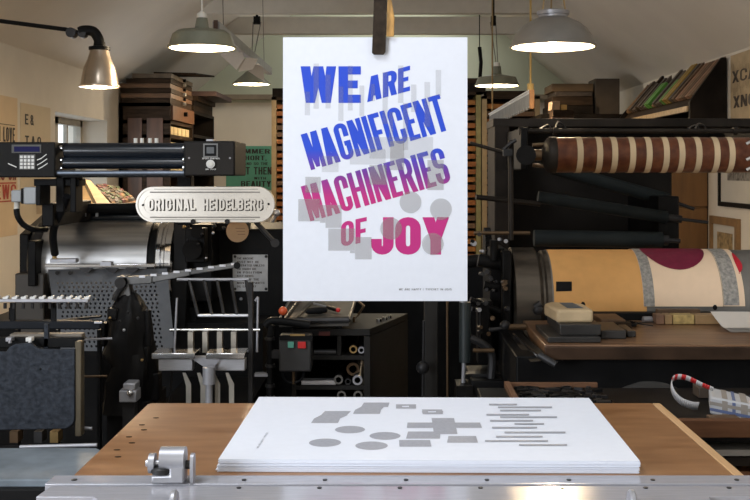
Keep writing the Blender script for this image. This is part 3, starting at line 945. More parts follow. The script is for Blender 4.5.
# jointed wall lamp with aluminium shade
Yw = 4.4
k = Yw / 1050
c = P(99.5, 86, Yw)
wl = thing('swing_arm_lamp', c, 'black jointed swing arm lamp with shiny bell shaped aluminium shade, top left', 'lamp')
prof = [(19 * k, 0), (18.3 * k, 2 * k), (17.5 * k, 8 * k), (15.5 * k, 18 * k), (12 * k, 26 * k), (10 * k, 32 * k), (9 * k, 37 * k)]
b = MB().lathe(prof, c, n=48)
b.lathe([(r - 0.004, h) for r, h in prof], c, n=48)
b.lathe([(19 * k, 0), (20 * k, 0.002), (20 * k, -0.005), (18 * k, -0.005), (18 * k, 0)], c, n=48)
b.build('lamp_shade', mat('spun_aluminium', (0.54, 0.45, 0.36), 0.24, 0.9, var=0.06, scale=4, stretch=(1, 1, 9)), wl)
MB().lathe([(10.5 * k, 36 * k), (10.5 * k, 39 * k), (6 * k, 40 * k), (5.5 * k, 44 * k)], c, n=24).tube(curve([c + Vector((0, 0, 42 * k)), P(98, 38, Yw), P(93, 31.5, Yw), P(84, 30.5, Yw), P(80, 32, Yw)]), 5.2 * k, n=16).build('elbow', BLACK, wl)
MB().cyl(P(72, 33, Yw) + Vector((0, -0.022, 0)), P(72, 33, Yw) + Vector((0, 0.022, 0)), 5 * k).cyl(P(83, 34, Yw) + Vector((0, -0.02, 0)), P(83, 34, Yw) + Vector((0, 0.02, 0)), 4 * k).build('joint', GUNM, wl, 0.002)
MB().tube([P(80, 33, Yw), P(66, 29.5, Yw), P(0, 21, Yw), Vector((XL + 0.01, Yw, Z(3, Yw)))], 2.2 * k, n=12).build('arm', BLACK, wl)
MB().cyl((XL, Yw, Z(3, Yw)), (XL + 0.03, Yw, Z(3, Yw)), 0.06).build('wall_plate', BLACK, wl)
MB().ball(c + Vector((0, 0, 0.05)), 0.028).build('bulb', BULB, wl)
bulb_light('bulb_glow', c + Vector((0, 0, 0.005)), 3.2 * LAMP)

# ================================================================== HANGING DRYING RACKS
Yn, Yf_ = 6.2, 9.0
xr, zr_ = X(215.5, Yn), Z(26, Yn)
rk = thing('drying_rack', (xr, Yn, zr_), 'long wooden drying rack hung under the left ceiling slope, holding white sheets', 'rack')
MB().box(xr - 0.012, xr + 0.012, Yn, Yn + 0.02, zr_ - 0.035, zr_ + 0.035).build('end_block', WOODR, rk)
MB().box(xr - 0.02, xr + 0.02, Yn + 0.02, Yf_, zr_ - 0.03, zr_ + 0.03).build('rail', mat('grey_tin', (0.33, 0.33, 0.34), 0.5, 0.3), rk)
for y in (Yn + 0.3, Yf_ - 0.4):
    MB().tube([(xr, y, zr_), (xr - 0.02, y, ceil_z(xr - 0.02))], 0.003).build('cord', CORDG, rk)
for i, (pts, Y) in enumerate(((((219, 52), (232, 45), (244, 51), (246, 60), (238, 71)), 7.35), (((233, 45), (240, 38), (252, 52), (249, 66), (238, 69)), 7.65), (((238, 72), (247, 58), (259, 60), (254, 70)), 6.9), (((248, 71), (251, 52), (262, 66), (263, 80), (257, 77)), 7.95))):
    q = [P(px, py, Y) for px, py in pts]
    q = [Vector((v.x, v.y + (v.x - q[0].x) * (0.8 if i % 2 else -0.5), min(v.z, zr_ - 0.033))) for v in q]
    o = MB().prism(q, (0, 0.002, 0)).build('drying_sheet', PAPERG)
    tag(o, ('leftmost white sheet hanging from the drying rack near the pendant lamp', 'white sheet highest up under the rail of the left drying rack', 'low crumpled white sheet in the middle under the left drying rack', 'rightmost white sheet under the left drying rack, over the far cone lamp')[i], 'paper', 'sheets hanging from the left drying rack')

Yn, Yf_ = 5.8, 8.2
xr, zr_ = X(532, Yn), Z(99, Yn)
rk = thing('marble_rack', (xr, Yn, zr_), 'white slatted ball rack with orange wood end hung on cords over the right press', 'rack')
MB().box(xr - 0.013, xr + 0.013, Yn, Yn + 0.02, zr_ - 0.052, zr_ + 0.052).build('end_block', mat('orange_end_wood', (0.32, 0.14, 0.035), 0.5, var=0.2), rk)
b = MB().box(xr - 0.008, xr + 0.012, Yn + 0.02, Yf_, zr_ - 0.045, zr_ + 0.045, 0)
b.box(xr - 0.016, xr + 0.014, Yn + 0.02, Yf_, zr_ + 0.045, zr_ + 0.053, 0)
n = 60
for i in range(n):
    y = Yn + 0.04 + (Yf_ - Yn - 0.06) * i / n
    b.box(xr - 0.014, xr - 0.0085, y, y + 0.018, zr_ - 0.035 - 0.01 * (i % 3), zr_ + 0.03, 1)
b.build('slatted_rail', [mat('pale_painted_tin', (0.74, 0.78, 0.82), 0.5, var=0.05), mat('grey_wire', (0.24, 0.26, 0.28), 0.5)], rk)  # pale tin rail with grey wire bars
MB().tube([(xr, Yn + 0.06, zr_ + 0.05), (xr, Yn + 0.06, ceil_z(xr))], 0.006).tube([(xr, Yn + 0.06, zr_ + 0.05), (xr, Yn + 0.06, zr_ + 0.09)], 0.018).build('cord', mat('yellow_rope', (0.50, 0.34, 0.12), 0.8), rk)
MB().tube([(xr, Yf_ - 0.15, zr_ + 0.05), (xr, Yf_ - 0.15, ceil_z(xr))], 0.006).build('cord', CORD, rk)

# ================================================================== LEFT WALL POSTERS


def wall_sheet(side, pa, pb, zt, zb, d=0.004):
    """a sheet on a side wall between the two photograph columns; returns builder and its (u right, v up) map"""
    Ya, Yb_ = Ywall(pa), Ywall(pb)
    x = XL + 0.001 if side == 'L' else XR - 0.001
    s_ = 1 if side == 'L' else -1
    b_ = MB()
    b_.box(min(x, x + s_ * 0.002), max(x, x + s_ * 0.002), min(Ya, Yb_), max(Ya, Yb_), zb, zt)

    def f(u, v):
        return Vector((x + s_ * d, Ya + (Yb_ - Ya) * u, zb + (zt - zb) * v))
    return b_, f


def text_on(b_, f, text, u0, u1, v0, v1, mi, t=0.16, h=0.14, w=0.5, gap=0.1):
    tp_, L_ = line_polys(text, w, t, h, gap)
    b_.glyphs(tp_, lambda u, v: f(u0 + (u1 - u0) * u / L_, v0 + (v1 - v0) * v), mi)


b, f = wall_sheet('L', -14, 17, Z(97, Ywall(10)), 0.89)
b.glyphs([_rect(0.05, 0.795, 0.9, 0.80), _rect(0.05, 0.655, 0.9, 0.66)], f, 1)
text_on(b, f, 'WITH LOVE', 0.02, 0.9, 0.675, 0.78, 1, w=0.4)
text_on(b, f, 'FREEWILL', 0.02, 0.92, 0.54, 0.645, 1, w=0.4)
text_on(b, f, 'GOES ON', 0.02, 0.94, 0.40, 0.52, 3, w=0.42)
text_on(b, f, 'NEWS', 0.05, 0.94, 0.265, 0.37, 2, w=0.5)
b.glyphs([_rect(0.05, 0.375, 0.94, 0.385), _rect(0.05, 0.245, 0.94, 0.255)], f, 2)
tag(b.build('wall_poster', [BUFF, INKBLK, INKCRM, mat('rust_ink', (0.20, 0.04, 0.025), 0.7, var=0.3)]), 'buff wood type poster with black and faded red lettering at far left of wall', 'poster')
b, f = wall_sheet('L', 20, 50, Z(102.5, Ywall(20)), 0.93)
text_on(b, f, 'E&', 0.13, 0.42, 0.83, 0.915, 1, t=0.2, h=0.15, w=0.6, gap=0.3)
text_on(b, f, 'TAO', 0.13, 0.66, 0.65, 0.74, 1, t=0.2, h=0.15, w=0.62, gap=0.35)
text_on(b, f, 'SMALL', 0.13, 0.7, 0.52, 0.59, 1, t=0.2, h=0.15, w=0.6, gap=0.15)
b.glyphs([_rect(0.5, 0.09, 0.78, 0.19)], f, 2)
tag(b.build('wall_poster', [BUFF2, INKBLK, mat('brown_stamp_ink', (0.40, 0.31, 0.21), 0.8)]), 'manila poster with spaced black capitals between the buff poster and the window', 'poster')

# green poster on the back wall
Yg = YB - 0.006
b = MB().box(X(226, Yg), X(273.5, Yg), Yg, YB - 0.001, Z(190, Yg), Z(146, Yg))
for txt, y0, y1, x0_, x1_ in (('SUMMER', 149, 153.6, 232, 270), ('SHORT,', 155.6, 160.2, 240, 267), ('AND SO THE', 162.3, 165, 244, 268), ('NIGHT THEN', 167, 174.5, 229, 271.5), ('WITH', 177, 179.5, 254, 266), ('BEAUTY', 181, 186.8, 241, 271)):
    tp, L = line_polys(txt, 0.5, 0.17, 0.14, 0.1)
    b.glyphs(tp, lambda u, v: P(x0_ + (x1_ - x0_) * u / L, y1 + (y0 - y1) * v, Yg - 0.003), 1)
tag(b.build('wall_poster', [TEAL, INKBLK]), 'sea green poster with black capitals on the back wall', 'poster')

# ================================================================== CABINETS AT THE LEFT WALL, FAR BACK
Ya, Yb_, Yc = Ywall(118), 9.90, 11.1
xc = -1.86
ZC = 1.86


def cabinet_shell(b_, x0_, x1_, y0_, y1_, z1_, shelves, m=0, tk=0.03):
    b_.box(x0_, x1_, y0_, y0_ + tk, 0, z1_, m).box(x0_, x1_, y1_ - tk, y1_, 0, z1_, m).box(x0_, x0_ + tk, y0_, y1_, 0, z1_, m)
    b_.box(x0_, x1_, y0_, y1_, z1_ - tk, z1_, m).box(x0_, x1_, y0_, y1_, 0, 0.06, m)
    for zz in shelves:
        b_.box(x0_, x1_, y0_, y1_, zz - 0.015, zz + 0.015, m)


cb = thing('shelf_cabinet', ((XL + xc) / 2, (Ya + Yb_) / 2, 0), 'dark wood cabinet with panelled side under stacked type trays, left wall', 'cabinet')
b = MB()
cabinet_shell(b, XL + 0.01, xc, Ya, Yb_, ZC, (1.26, 1.44, 1.58, 1.70))
b.build('body', WOODD, cb)
for px0, px1 in ((128, 142), (147, 163)):
    MB().box(X(px0, Ya), X(px1, Ya), Ya - 0.008, Ya, 0.9, Z(118, Ya)).build('side_panel', WOODR, cb)
MB().box(xc, xc + 0.02, Ya + 0.03, Yb_ - 0.03, 1.72, 1.84).cyl((xc + 0.02, (Ya + Yb_) / 2, 1.79), (xc + 0.05, (Ya + Yb_) / 2, 1.79), 0.02, mi=1).build('drawer', [mat('burnt_orange_drawer', (0.10, 0.042, 0.016), 0.5, var=0.3), BLACK], cb)
cb2 = thing('shelf_cabinet', ((XL + xc) / 2, (Yb_ + Yc) / 2, 0), 'second dark wood cabinet along the left wall, nearer the back wall', 'cabinet')
b = MB()
cabinet_shell(b, XL + 0.01, xc, Yb_ + 0.01, Yc, 1.86, (1.26, 1.45, 1.62))
b.build('body', WOODD2, cb2)
LITB = mat('pale_box_card', (0.60, 0.48, 0.26), 0.7, var=0.25, scale=20)
for r_, (zz, hgt) in enumerate(((1.46, 0.075), (1.60, 0.07))):
    for i in range(5):
        y = Ya + 0.07 + i * 0.175
        o = MB().box(xc - 0.20, xc - 0.015, y, y + 0.15, zz - 0.004, zz - 0.004 + hgt).build('card_box', LITB)
        tag(o, 'pale box on the %s lit shelf of the left dark cabinet, %s of five' % (('lower', 'upper')[r_], ('nearest', 'second', 'third', 'fourth', 'farthest')[i]), 'box', 'pale boxes in the left cabinet')
for i in range(5):
    y = Ya + 0.07 + i * 0.175
    o = MB().box(xc - 0.20, xc - 0.015, y, y + 0.15, 1.276, 1.276 + 0.09).build('card_box', LITB)
    tag(o, 'pale box on the lowest lit shelf of the left dark cabinet, %s of five' % ('nearest', 'second', 'third', 'fourth', 'farthest')[i], 'box', 'pale boxes in the left cabinet')
# stacked type trays
z = ZC + 0.001
cols_ = (WOODD, WOODM, WOODD, WOODM, WOODD, mat('grey_brown_tray', (0.10, 0.075, 0.05), 0.6, var=0.3))
lab = ('lowest type tray of the stack on the left cabinet', 'second type tray up in the stack on the left cabinet', 'third type tray up in the stack on the left cabinet', 'fourth type tray up in the stack on the left cabinet', 'fifth type tray up in the stack on the left cabinet', 'topmost type tray of the stack on the left cabinet')
for i in range(6):
    h_ = 0.042
    xl_ = max(XL + 0.02, XL + (z + h_ - EAVE) / SLOPE + 0.03)
    t = thing('type_tray', (xc - 0.2, (Ya + Yb_) / 2, z), lab[i], 'tray', 'type trays stacked on the left cabinet')
    b = MB().box(xl_, xc + 0.005 * (i % 3), Ya + 0.005, Yb_ - 0.06, z, z + h_ - 0.004, 0)
    b.build('tray_body', cols_[i], t)
    MB().cyl((xc + 0.012, (Ya + Yb_) / 2, z + h_ / 2), (xc + 0.035, (Ya + Yb_) / 2, z + h_ / 2), 0.014).build('knob', BLACK if i % 2 else PORC, t)
    z += h_
bw = MB()
bw.prism([(X(160, 9.2), 8.95, 2.1145), (X(199, 9.2), 9.05, 2.1145), (X(205, 9.2), 9.70, 2.15), (X(161, 9.2), 9.65, 2.15)], (0, 0, 0.014))
tag(bw.build('loose_board', WOODD), 'dark loose board tipped on top of the left tray stack', 'board')
z = 1.861
lab = ('lowest', 'second', 'third', 'topmost')
for i in range(4):
    xl_ = max(XL + 0.02, XL + (z + 0.05 - EAVE) / SLOPE + 0.03)
    o = MB().box(xl_, xc + (0, 0.0, 0.03, 0.20)[i], Yb_ + 0.05 + 0.02 * i, Yc - 0.1, z, z + 0.045).build('type_tray', (WOODD, WOODD2, WOODD, mat('purple_brown_board', (0.06, 0.035, 0.032), 0.6))[i])
    tag(o, '%s dark tray in the pile on the second left cabinet' % lab[i], 'tray', 'trays on the second left cabinet')
    z += 0.0465

# ================================================================== TYPE CABINETS AT THE BACK WALL


def type_cabinet(xa_, xb_, Y, zt, n, label, frame_m, post_m):
    t_ = thing('type_cabinet', ((xa_ + xb_) / 2, Y + 0.25, 0), label, 'cabinet', 'tall type cabinets by the back wall')
    b_ = MB().box(xa_, xa_ + 0.05, Y, Y + 0.5, 0, zt, 1).box(xb_ - 0.05, xb_, Y, Y + 0.5, 0, zt, 1).box(xa_, xb_, Y, Y + 0.5, zt - 0.03, zt).box(xa_, xb_, Y + 0.47, Y + 0.5, 0, zt)
    b_.build('frame', [frame_m, post_m], t_)
    dz_ = (zt - 0.05 - 0.15) / n
    for i in range(n):
        zz = 0.15 + i * dz_
        d = random.choice((0, 0, 0, 0.02, 0.05))
        dr = MB().box(xa_ + 0.055, xb_ - 0.055, Y + 0.02 - d, Y + 0.45, zz, zz + dz_ * 0.62).build('drawer', random.choice((WOODO, WOODO, WOODM, mat('amber_drawer_wood', (0.29, 0.125, 0.035), 0.55, spec=0.2, var=0.25))), t_)
        xm = (xa_ + xb_) / 2
        MB().box(xm - 0.04, xm + 0.04, Y + 0.008 - d, Y + 0.02 - d, zz + 0.01, zz + 0.03).build('handle', BLACK, dr)
    return t_


Yk = 10.7
random.seed(11)
type_cabinet(X(271.5, Yk), X(326, Yk), Yk, Z(97, Yk), 26, 'tall type cabinet of narrow orange drawers showing left of the hanging poster', WOODD, mat('sand_post', (0.30, 0.22, 0.12), 0.6))
type_cabinet(X(420, Yk), X(481, Yk), Yk, Z(92, Yk), 24, 'tall type cabinet of orange drawers with an olive post, right of the hanging poster', WOODD, MOSS)
type_cabinet(X(482, Yk), X(540, Yk), Yk, Z(96, Yk), 24, 'tall type cabinet of orange drawers partly behind the right press hood', WOODD, mat('sand_post', (0.30, 0.22, 0.12), 0.6))
tag(MB().box(X(272, Yk), X(308, Yk), Yk + 0.03, Yk + 0.4, Z(97, Yk), Z(88, Yk)).build('storage_box', WOODD2), 'dark box on top of the back type cabinet left of the poster', 'box')
for i, (p0_, p1_, q0, q1, mm) in enumerate(((440, 486, 92, 83, WOODD2), (452, 500, 83, 77.5, WOODD), (487, 530, 96, 90, WOODD))):
    tag(MB().box(X(p0_, Yk), X(p1_, Yk), Yk + 0.03 + 0.03 * i, Yk + 0.4, Z(q0, Yk) + 0.001, Z(q1, Yk) - 0.001).build('storage_box', mm), ('lower long dark box on the type cabinet right of the poster', 'upper long dark box on the type cabinet right of the poster', 'dark box on the type cabinet behind the white ball rack')[i], 'box', 'dark boxes on the back cabinets')

# leaning tray of type behind the left press rollers
Yt = 4.35
A = [P(90, 184, Yt), P(116, 184, Yt + 0.5), P(137, 199, Yt + 0.1), P(113, 204, Yt - 0.25)]
ti = thing('type_case', (-1.1, Yt, 0.9), 'open slanted tray of coloured metal type behind the left press rollers', 'tray')
_unused = mat('mixed_metal_type', (0.03, 0.045, 0.03), 0.6, col2=(0.22, 0.115, 0.09), scale=38, detail=2)
MB().prism([v + Vector((0, 0, -0.01)) for v in A], (0, 0, -0.03)).build('tray_body', WOODM, ti)
random.seed(31)
b = MB()
NI, NJ = 11, 7
for i in range(NI):
    for j in range(NJ):
        def tq(u, v, dz_=0.0):
            return A[0] * (1 - u) * (1 - v) + A[1] * u * (1 - v) + A[2] * u * v + A[3] * (1 - u) * v + Vector((0, 0, dz_))
        u_, v_ = 0.04 + 0.92 * j / NJ, 0.04 + 0.92 * i / NI
        du_, dv_ = 0.92 / NJ * 0.88, 0.92 / NI * 0.86
        b.prism([tq(u_, v_, -0.009), tq(u_ + du_, v_, -0.009), tq(u_ + du_, v_ + dv_, -0.009), tq(u_, v_ + dv_, -0.009)], (0, 0, random.uniform(0.006, 0.014)), random.choice((0, 0, 1, 1, 2, 3, 4)))
b.build('type_pieces', [TYPED, mat('dull_green_type', (0.06, 0.085, 0.05), 0.6), mat('plum_type', (0.10, 0.035, 0.04), 0.6), mat('grey_type', (0.13, 0.13, 0.13), 0.5), TYPEW], ti, stuff=True)
MB().prism([P(85, 180, Yt), P(90, 180, Yt), P(112, 205, Yt - 0.25), P(98, 206, Yt - 0.25)], (0, 0, -0.03)).build('tray_rim', WOODL, ti)
tag(MB().prism([P(72, 181, Yt + 0.9), P(86, 181, Yt + 0.9), P(104, 208, Yt + 0.45), P(74, 208, Yt + 0.45)], (0, 0.02, -0.02)).box(X(76, Yt + 0.5), X(84, Yt + 0.5), Yt + 0.47, Yt + 0.85, 0, Z(209.5, Yt + 0.45)).build('slanted_desk', WOODL), 'pale pine sloping desk behind the left press, under the type tray', 'desk')
st = MB().box(-1.16, -1.02, Yt - 0.1, Yt + 0.35, 0, min(v.z for v in A) - 0.042)
tag(st.build('tray_stand', WOODD2), 'dark wooden stand holding the slanted type tray behind the left press', 'stand')

# ================================================================== RIGHT WALL: SLOPING CASE OF BLOCKS
Y0_, Y1_ = 6.83, 8.9
xf_, xb_ = X(690, Y0_), XR - 0.01
zf_, zb2 = Z(101, Y0_), Z(58, Y0_)
zlow = Z(126, Y0_)
sc_ = thing('sloping_case', (2.0, (Y0_ + Y1_) / 2, zlow), 'black stained case with sloping top full of wooden printing blocks, right wall', 'case')
MB().prism([(xf_, Y0_, zlow), (xb_, Y0_, zlow), (xb_, Y0_, zb2), (xb_ - 0.03, Y0_, zb2 + 0.005), (xf_, Y0_, zf_)], (0, 0.035, 0)).build('end_panel', WOODD2, sc_)
MB().prism([(xf_, Y1_, zlow), (xb_, Y1_, zlow), (xb_, Y1_, zb2), (xf_, Y1_, zf_)], (0, 0.035, 0)).build('end_panel', WOODD2, sc_)
sd = Vector((xb_ - xf_, 0, zb2 - zf_)).normalized()
MB().prism([(xf_, Y0_ + 0.036, zf_ - 0.05), (xb_, Y0_ + 0.036, zb2 - 0.05), (xb_, Y1_, zb2 - 0.05), (xf_, Y1_, zf_ - 0.05)], (0, 0, -0.02)).build('sloping_board', WOODD, sc_)
MB().box(xf_ - 0.012, xf_ + 0.02, Y0_ + 0.036, Y1_, zf_ - 0.065, zf_ - 0.03).build('front_lip', WOODL, sc_)
MB().box(xb_ - 0.02, xb_, Y0_ + 0.036, Y1_, zlow, zb2 - 0.08).box(xf_, xb_, Y0_ + 0.036, Y1_, zlow, zlow + 0.02).build('back_board', WOODD2, sc_)
# blocks standing on the lip, leaning back on the slope
random.seed(5)
nB = 26
base = Vector((xf_ + 0.062, 0, zf_ - 0.045 + 0.062 * (zb2 - zf_) / (xb_ - xf_)))
nrm = Vector((-sd.z, 0, sd.x))
pos_words = ('nearest the end panel', 'second', 'third', 'fourth', 'fifth', 'sixth', 'seventh', 'eighth', 'ninth', 'tenth', 'eleventh', 'twelfth', 'thirteenth', 'fourteenth', 'fifteenth', 'sixteenth', 'seventeenth', 'eighteenth', 'nineteenth', 'twentieth', 'twenty first', 'twenty second', 'twenty third', 'twenty fourth', 'twenty fifth', 'farthest')
SL = (Vector((xb_, 0, zb2)) - Vector((xf_, 0, zf_))).length
for i in range(nB):
    y = Y0_ + 0.05 + i * (Y1_ - Y0_ - 0.06) / nB
    wd_ = (Y1_ - Y0_ - 0.06) / nB - 0.012
    ln = SL * (0.93 if i < 7 else random.uniform(0.6, 1.0))
    th = random.uniform(0.02, 0.05) if i >= 6 else 0.03
    s0 = 0.0
    m_ = (WOODM, TYPEW, mat('pinkish_block_wood', (0.25, 0.13, 0.075), 0.55, var=0.3, scale=20))[i % 3] if i < 7 else random.choice((TYPED, TYPED, WOODD, TYPEW))
    col_word = 'brown' if i < 7 else 'dark'
    if i in (8, 9):
        m_, col_word, th, ln = TYPEY, 'ochre', 0.05, SL * 1.02
    if i in (10, 15, 16):
        m_, col_word, th, ln = TYPEG, 'green inked', 0.05, SL * (0.55 if i == 10 else 0.6)
    q = []
    for (s_, n_) in ((s0, 0.0), (ln, 0.0), (ln, th), (s0, th)):
        p = base + sd * s_ + nrm * (n_ + 0.002)
        q.append(Vector((p.x, y, p.z)))
    o = MB().prism(q, (0, wd_, 0)).build('printing_block', m_, None, 0.003)
    tag(o, '%s printing block leaning in the sloping case, %s along from its end panel' % (col_word, pos_words[i]) if 0 < i < 25 else '%s wooden printing block leaning in the sloping case, %s' % (col_word, ('nearest its end panel' if i == 0 else 'farthest from its end panel')), 'block', 'printing blocks in the sloping case')

# brown cupboard under it
Yq = 7.25
cu = thing('cupboard', (1.75, Yq + 0.8, 0), 'varnished brown wooden cupboard behind the right press, under the sloping case', 'cupboard')
xq0 = 1.40
MB().box(xq0, XR - 0.01, Yq + 0.02, 8.40, 0, zlow - 0.002).build('body', WOODDOOR, cu)
MB().box(xq0, X(708, Yq), Yq, Yq + 0.019, Z(207.5, Yq) + 0.006, zlow - 0.01).build('upper_panel', WOODDOOR, cu, 0.004)
MB().box(xq0, X(708, Yq), Yq, Yq + 0.019, 0.05, Z(207.5, Yq) - 0.006).build('lower_panel', WOODDOOR, cu, 0.004)
MB().box(X(708, Yq), XR - 0.01, Yq, Yq + 0.019, 0, zlow - 0.01).build('corner_post', WOODD, cu)

# low chest farther back with boxes on top
Yd = 9.0
zd = Z(114, Yd)
tag(MB().box(X(541, Yd), XR - 0.01, Yd, Yd + 0.8, 0, zd).build('plan_chest', WOODD2), 'dark plan chest far back on the right carrying stacked boxes', 'chest')
tag(MB().box(X(596, Yd), X(621, Yd), Yd + 0.05, Yd + 0.35, zd + 0.001, Z(78, Yd)).build('wooden_box', mat('umber_box', (0.06, 0.045, 0.031), 0.7), None, 0.004), 'tall upright brown box on the plan chest beneath the right ceiling slope', 'box')
zz = zd + 0.001
for i, (p0_, p1_, hh, mm, lb) in enumerate(((551, 594.5, 9, WOODD2, 'lowest long dark case in the pile beside the tall brown box'), (553, 594, 9, WOODD, 'second long case in the pile beside the tall brown box'), (556, 594, 5, TYPED, 'third long case in the pile beside the tall brown box'), (553, 595, 8, mat('tan_box_card', (0.11, 0.07, 0.034), 0.7), 'tan topmost case in the pile beside the tall brown box'))):
    h_ = hh * Yd / 1050
    tag(MB().box(X(p0_, Yd), X(p1_, Yd) - 0.005, Yd + 0.02 + 0.01 * i, Yd + 0.5, zz, zz + h_ - 0.002).build('long_case', mm, None, 0.003), lb, 'case', 'long cases piled on the plan chest')
    zz += h_
zz = Z(125, 8.5)
for i, (p0_, p1_, y1_, y0_, mm, lb) in enumerate(((552, 574, 125, 117, WOODR, 'red brown box with a rim in front of the long cases'), (553, 574, 117, 110, WOODD, 'dark box atop the red brown box in front of the long cases'), (561, 567, 110, 104.5, mat('yellow_block', (0.46, 0.28, 0.08), 0.6), 'small golden wood block in front of the long cases'), (552, 560, 110, 101, mat('pale_end_grain', (0.30, 0.2, 0.13), 0.6), 'small pale end grain block left of the golden block'))):
    tag(MB().box(X(p0_, 8.5), X(p1_, 8.5), 8.5, 8.7, Z(y1_, 8.5) + 0.001, Z(y0_, 8.5) - 0.001).build('wood_block' if i > 1 else 'wooden_box', mm, None, 0.003), lb, 'block' if i > 1 else 'box')
tag(MB().box(X(545, 8.5), X(580, 8.5), 8.45, 8.9, 0, Z(125, 8.5)).build('low_stand', WOODD2), 'dark low stand in front of the plan chest, mostly behind the press hood', 'stand')

# right wall poster and framed pictures
b, f = wall_sheet('R', 731, 765, Z(56, Ywall(731)), Z(129, Ywall(736)))
text_on(b, f, 'XCAL', 0.06, 0.98, 0.62, 0.78, 1, t=0.17, w=0.6, gap=0.08)
text_on(b, f, 'XNOX', 0.10, 0.98, 0.28, 0.44, 1, t=0.19, w=0.6, gap=0.08)
for i in range(20):
    u = 0.04 + i * 0.046
    v0 = random.uniform(0.42, 0.55)
    b.glyphs([_rect(u, v0 + 0.001 * i, u + 0.012, v0 + random.uniform(0.06, 0.16))], lambda u_, v_: f(u_, v_) + Vector((0.002, 0, 0)), 2)
    b.glyphs([_rect(u, 0.76, u + 0.01, random.uniform(0.8, 0.9))], lambda u_, v_: f(u_, v_) + Vector((0.002, 0, 0)), 2)
tag(b.build('wall_poster', [mat('aged_poster_paper', (0.46, 0.36, 0.23), 0.85, var=0.1), INKBRN, mat('drip_ink', (0.24, 0.19, 0.13), 0.8)]), 'aged cream poster with rough mirrored black letters on the right wall', 'poster')


def picture(pa, pb, zt, zb, fm, fw, label, mount):
    Ya_, Yb2 = Ywall(pa), Ywall(pb)
    y0, y1 = min(Ya_, Yb2), max(Ya_, Yb2)
    t_ = thing('framed_picture', (XR, (y0 + y1) / 2, zb), label, 'picture')
    x1_ = XR - 0.001
    b_ = MB().box(x1_ - 0.025, x1_, y0, y0 + fw, zb, zt).box(x1_ - 0.025, x1_, y1 - fw, y1, zb, zt).box(x1_ - 0.025, x1_, y0 + fw, y1 - fw, zb, zb + fw).box(x1_ - 0.025, x1_, y0 + fw, y1 - fw, zt - fw, zt)
    b_.build('frame', fm, t_)
    MB().box(x1_ - 0.012, x1_, y0 + fw, y1 - fw, zb + fw, zt - fw).build('mount', MATB, t_)
    x_ = x1_ - 0.013
    b_ = MB().box(x_ - 0.002, x_, y0 + mount[0], y1 - mount[1], zb + mount[2], zt - mount[3])
    b_.build('image', mount[4], t_)


picture(721.5, 766, 1.45, Z(206, Ywall(723)), BLACK, 0.03, 'black framed picture with white mount on the right wall behind the striped roller', (0.05, 0.17, 0.17, 0.08, PHOTO))
picture(713, 741, Z(215.5, Ywall(713)), 0.55, mat('oak_frame', (0.24, 0.14, 0.06), 0.5, var=0.2), 0.05, 'small wood framed picture on the right wall above the print cylinder', (0.12, 0.14, 0.10, 0.10, mat('ochre_etching', (0.30, 0.21, 0.10), 0.7, var=0.5, scale=25)))

# ================================================================== LEFT CYLINDER PRESS
lp = thing('cylinder_press', (-0.8, 2.9, 0), 'black and steel cylinder printing press with silver nameplate, left of the hanging poster', 'press')
Yc_ = 3.45
zc_ = 1.117 - 0.14
MB().box(-1.30, -0.40, 3.30, 4.05, 0, 0.80).box(-1.22, -0.62, 3.36, 4.0, 0.8, 0.84).build('base', BLACK, lp)
# impression cylinder
cy = MB().cyl((X(52, Yc_), Yc_, zc_), (X(156, Yc_), Yc_, zc_), 0.14, n=64).build('impression_cylinder', ROLLSTEEL, lp)
MB().cyl((X(156, Yc_), Yc_, zc_), (X(163, Yc_), Yc_, zc_), 0.132, n=48).build('cylinder_groove', BLACK, cy)
MB().lathe([(0.03, 0), (0.136, 0), (0.142, 0.006), (0.142, 0.018), (0.136, 0.022), (0.136, 0.030), (0.142, 0.034), (0.142, 0.052), (0.136, 0.058), (0.03, 0.058)], (X(163, Yc_), Yc_, zc_), axis='X', n=56).build('bearer_ring', CHROME, cy)
MB().lathe([(0.03, 0), (0.120, 0), (0.132, 0.008), (0.145, 0.02), (0.145, 0.045), (0.03, 0.045)], (X(39, Yc_), Yc_, zc_), axis='X', n=56).build('bearer_ring', GUNM, cy)
MB().prism([(X(180, Yc_), Yc_ - 0.16, zc_ - 0.2), (X(180, Yc_), Yc_ - 0.10, zc_ + 0.16), (X(180, Yc_), Yc_ + 0.3, zc_ + 0.2), (X(180, Yc_), Yc_ + 0.3, zc_ - 0.2)], (0.05, 0, 0)).build('side_frame', BLACKM, lp, 0.004)
MB().prism([(X(30, Yc_), Yc_ - 0.1, 0.6), (X(30, Yc_), Yc_ - 0.10, zc_ + 0.10), (X(30, Yc_), Yc_ + 0.3, zc_ + 0.2), (X(30, Yc_), Yc_ + 0.3, 0.6)], (0.03, 0, 0)).build('side_frame', BLACKM, lp, 0.004)
MB().box(X(17, 3.3), X(46, 3.3), 3.28, 3.40, 0.6, Z(273, 3.3)).build('gear_box', mat('olive_black_iron', (0.045, 0.038, 0.03), 0.5), lp, 0.004)
MB().box(X(32, 3.3), X(40, 3.3), 3.26, 3.34, Z(285, 3.3), Z(240, 3.3)).build('side_bracket', BLACKM, lp, 0.003)
# ink drum axle above the cylinder
MB().cyl(P(48, 209, 3.42), P(140, 208, 3.42), 0.017).build('axle', BLACK, lp)
MB().cyl(P(56, 217, 3.46), P(150, 216, 3.46), 0.022).build('form_roller', INKROLL, lp)
for px, w_ in ((71, 3), (82, 4), (96, 2)):
    MB().box(X(px, 3.38), X(px + w_, 3.38), 3.375, 3.385, Z(216.5, 3.38), Z(213, 3.38)).build('steel_clip', STEEL, lp)
# perforated guard: real holes
gp = [(48, 269.5, 3.24), (167, 268.5, 3.24), (175, 351, 3.10), (60, 351, 3.10)]
gA, gB, gC, gD = [P(*q) for q in gp]


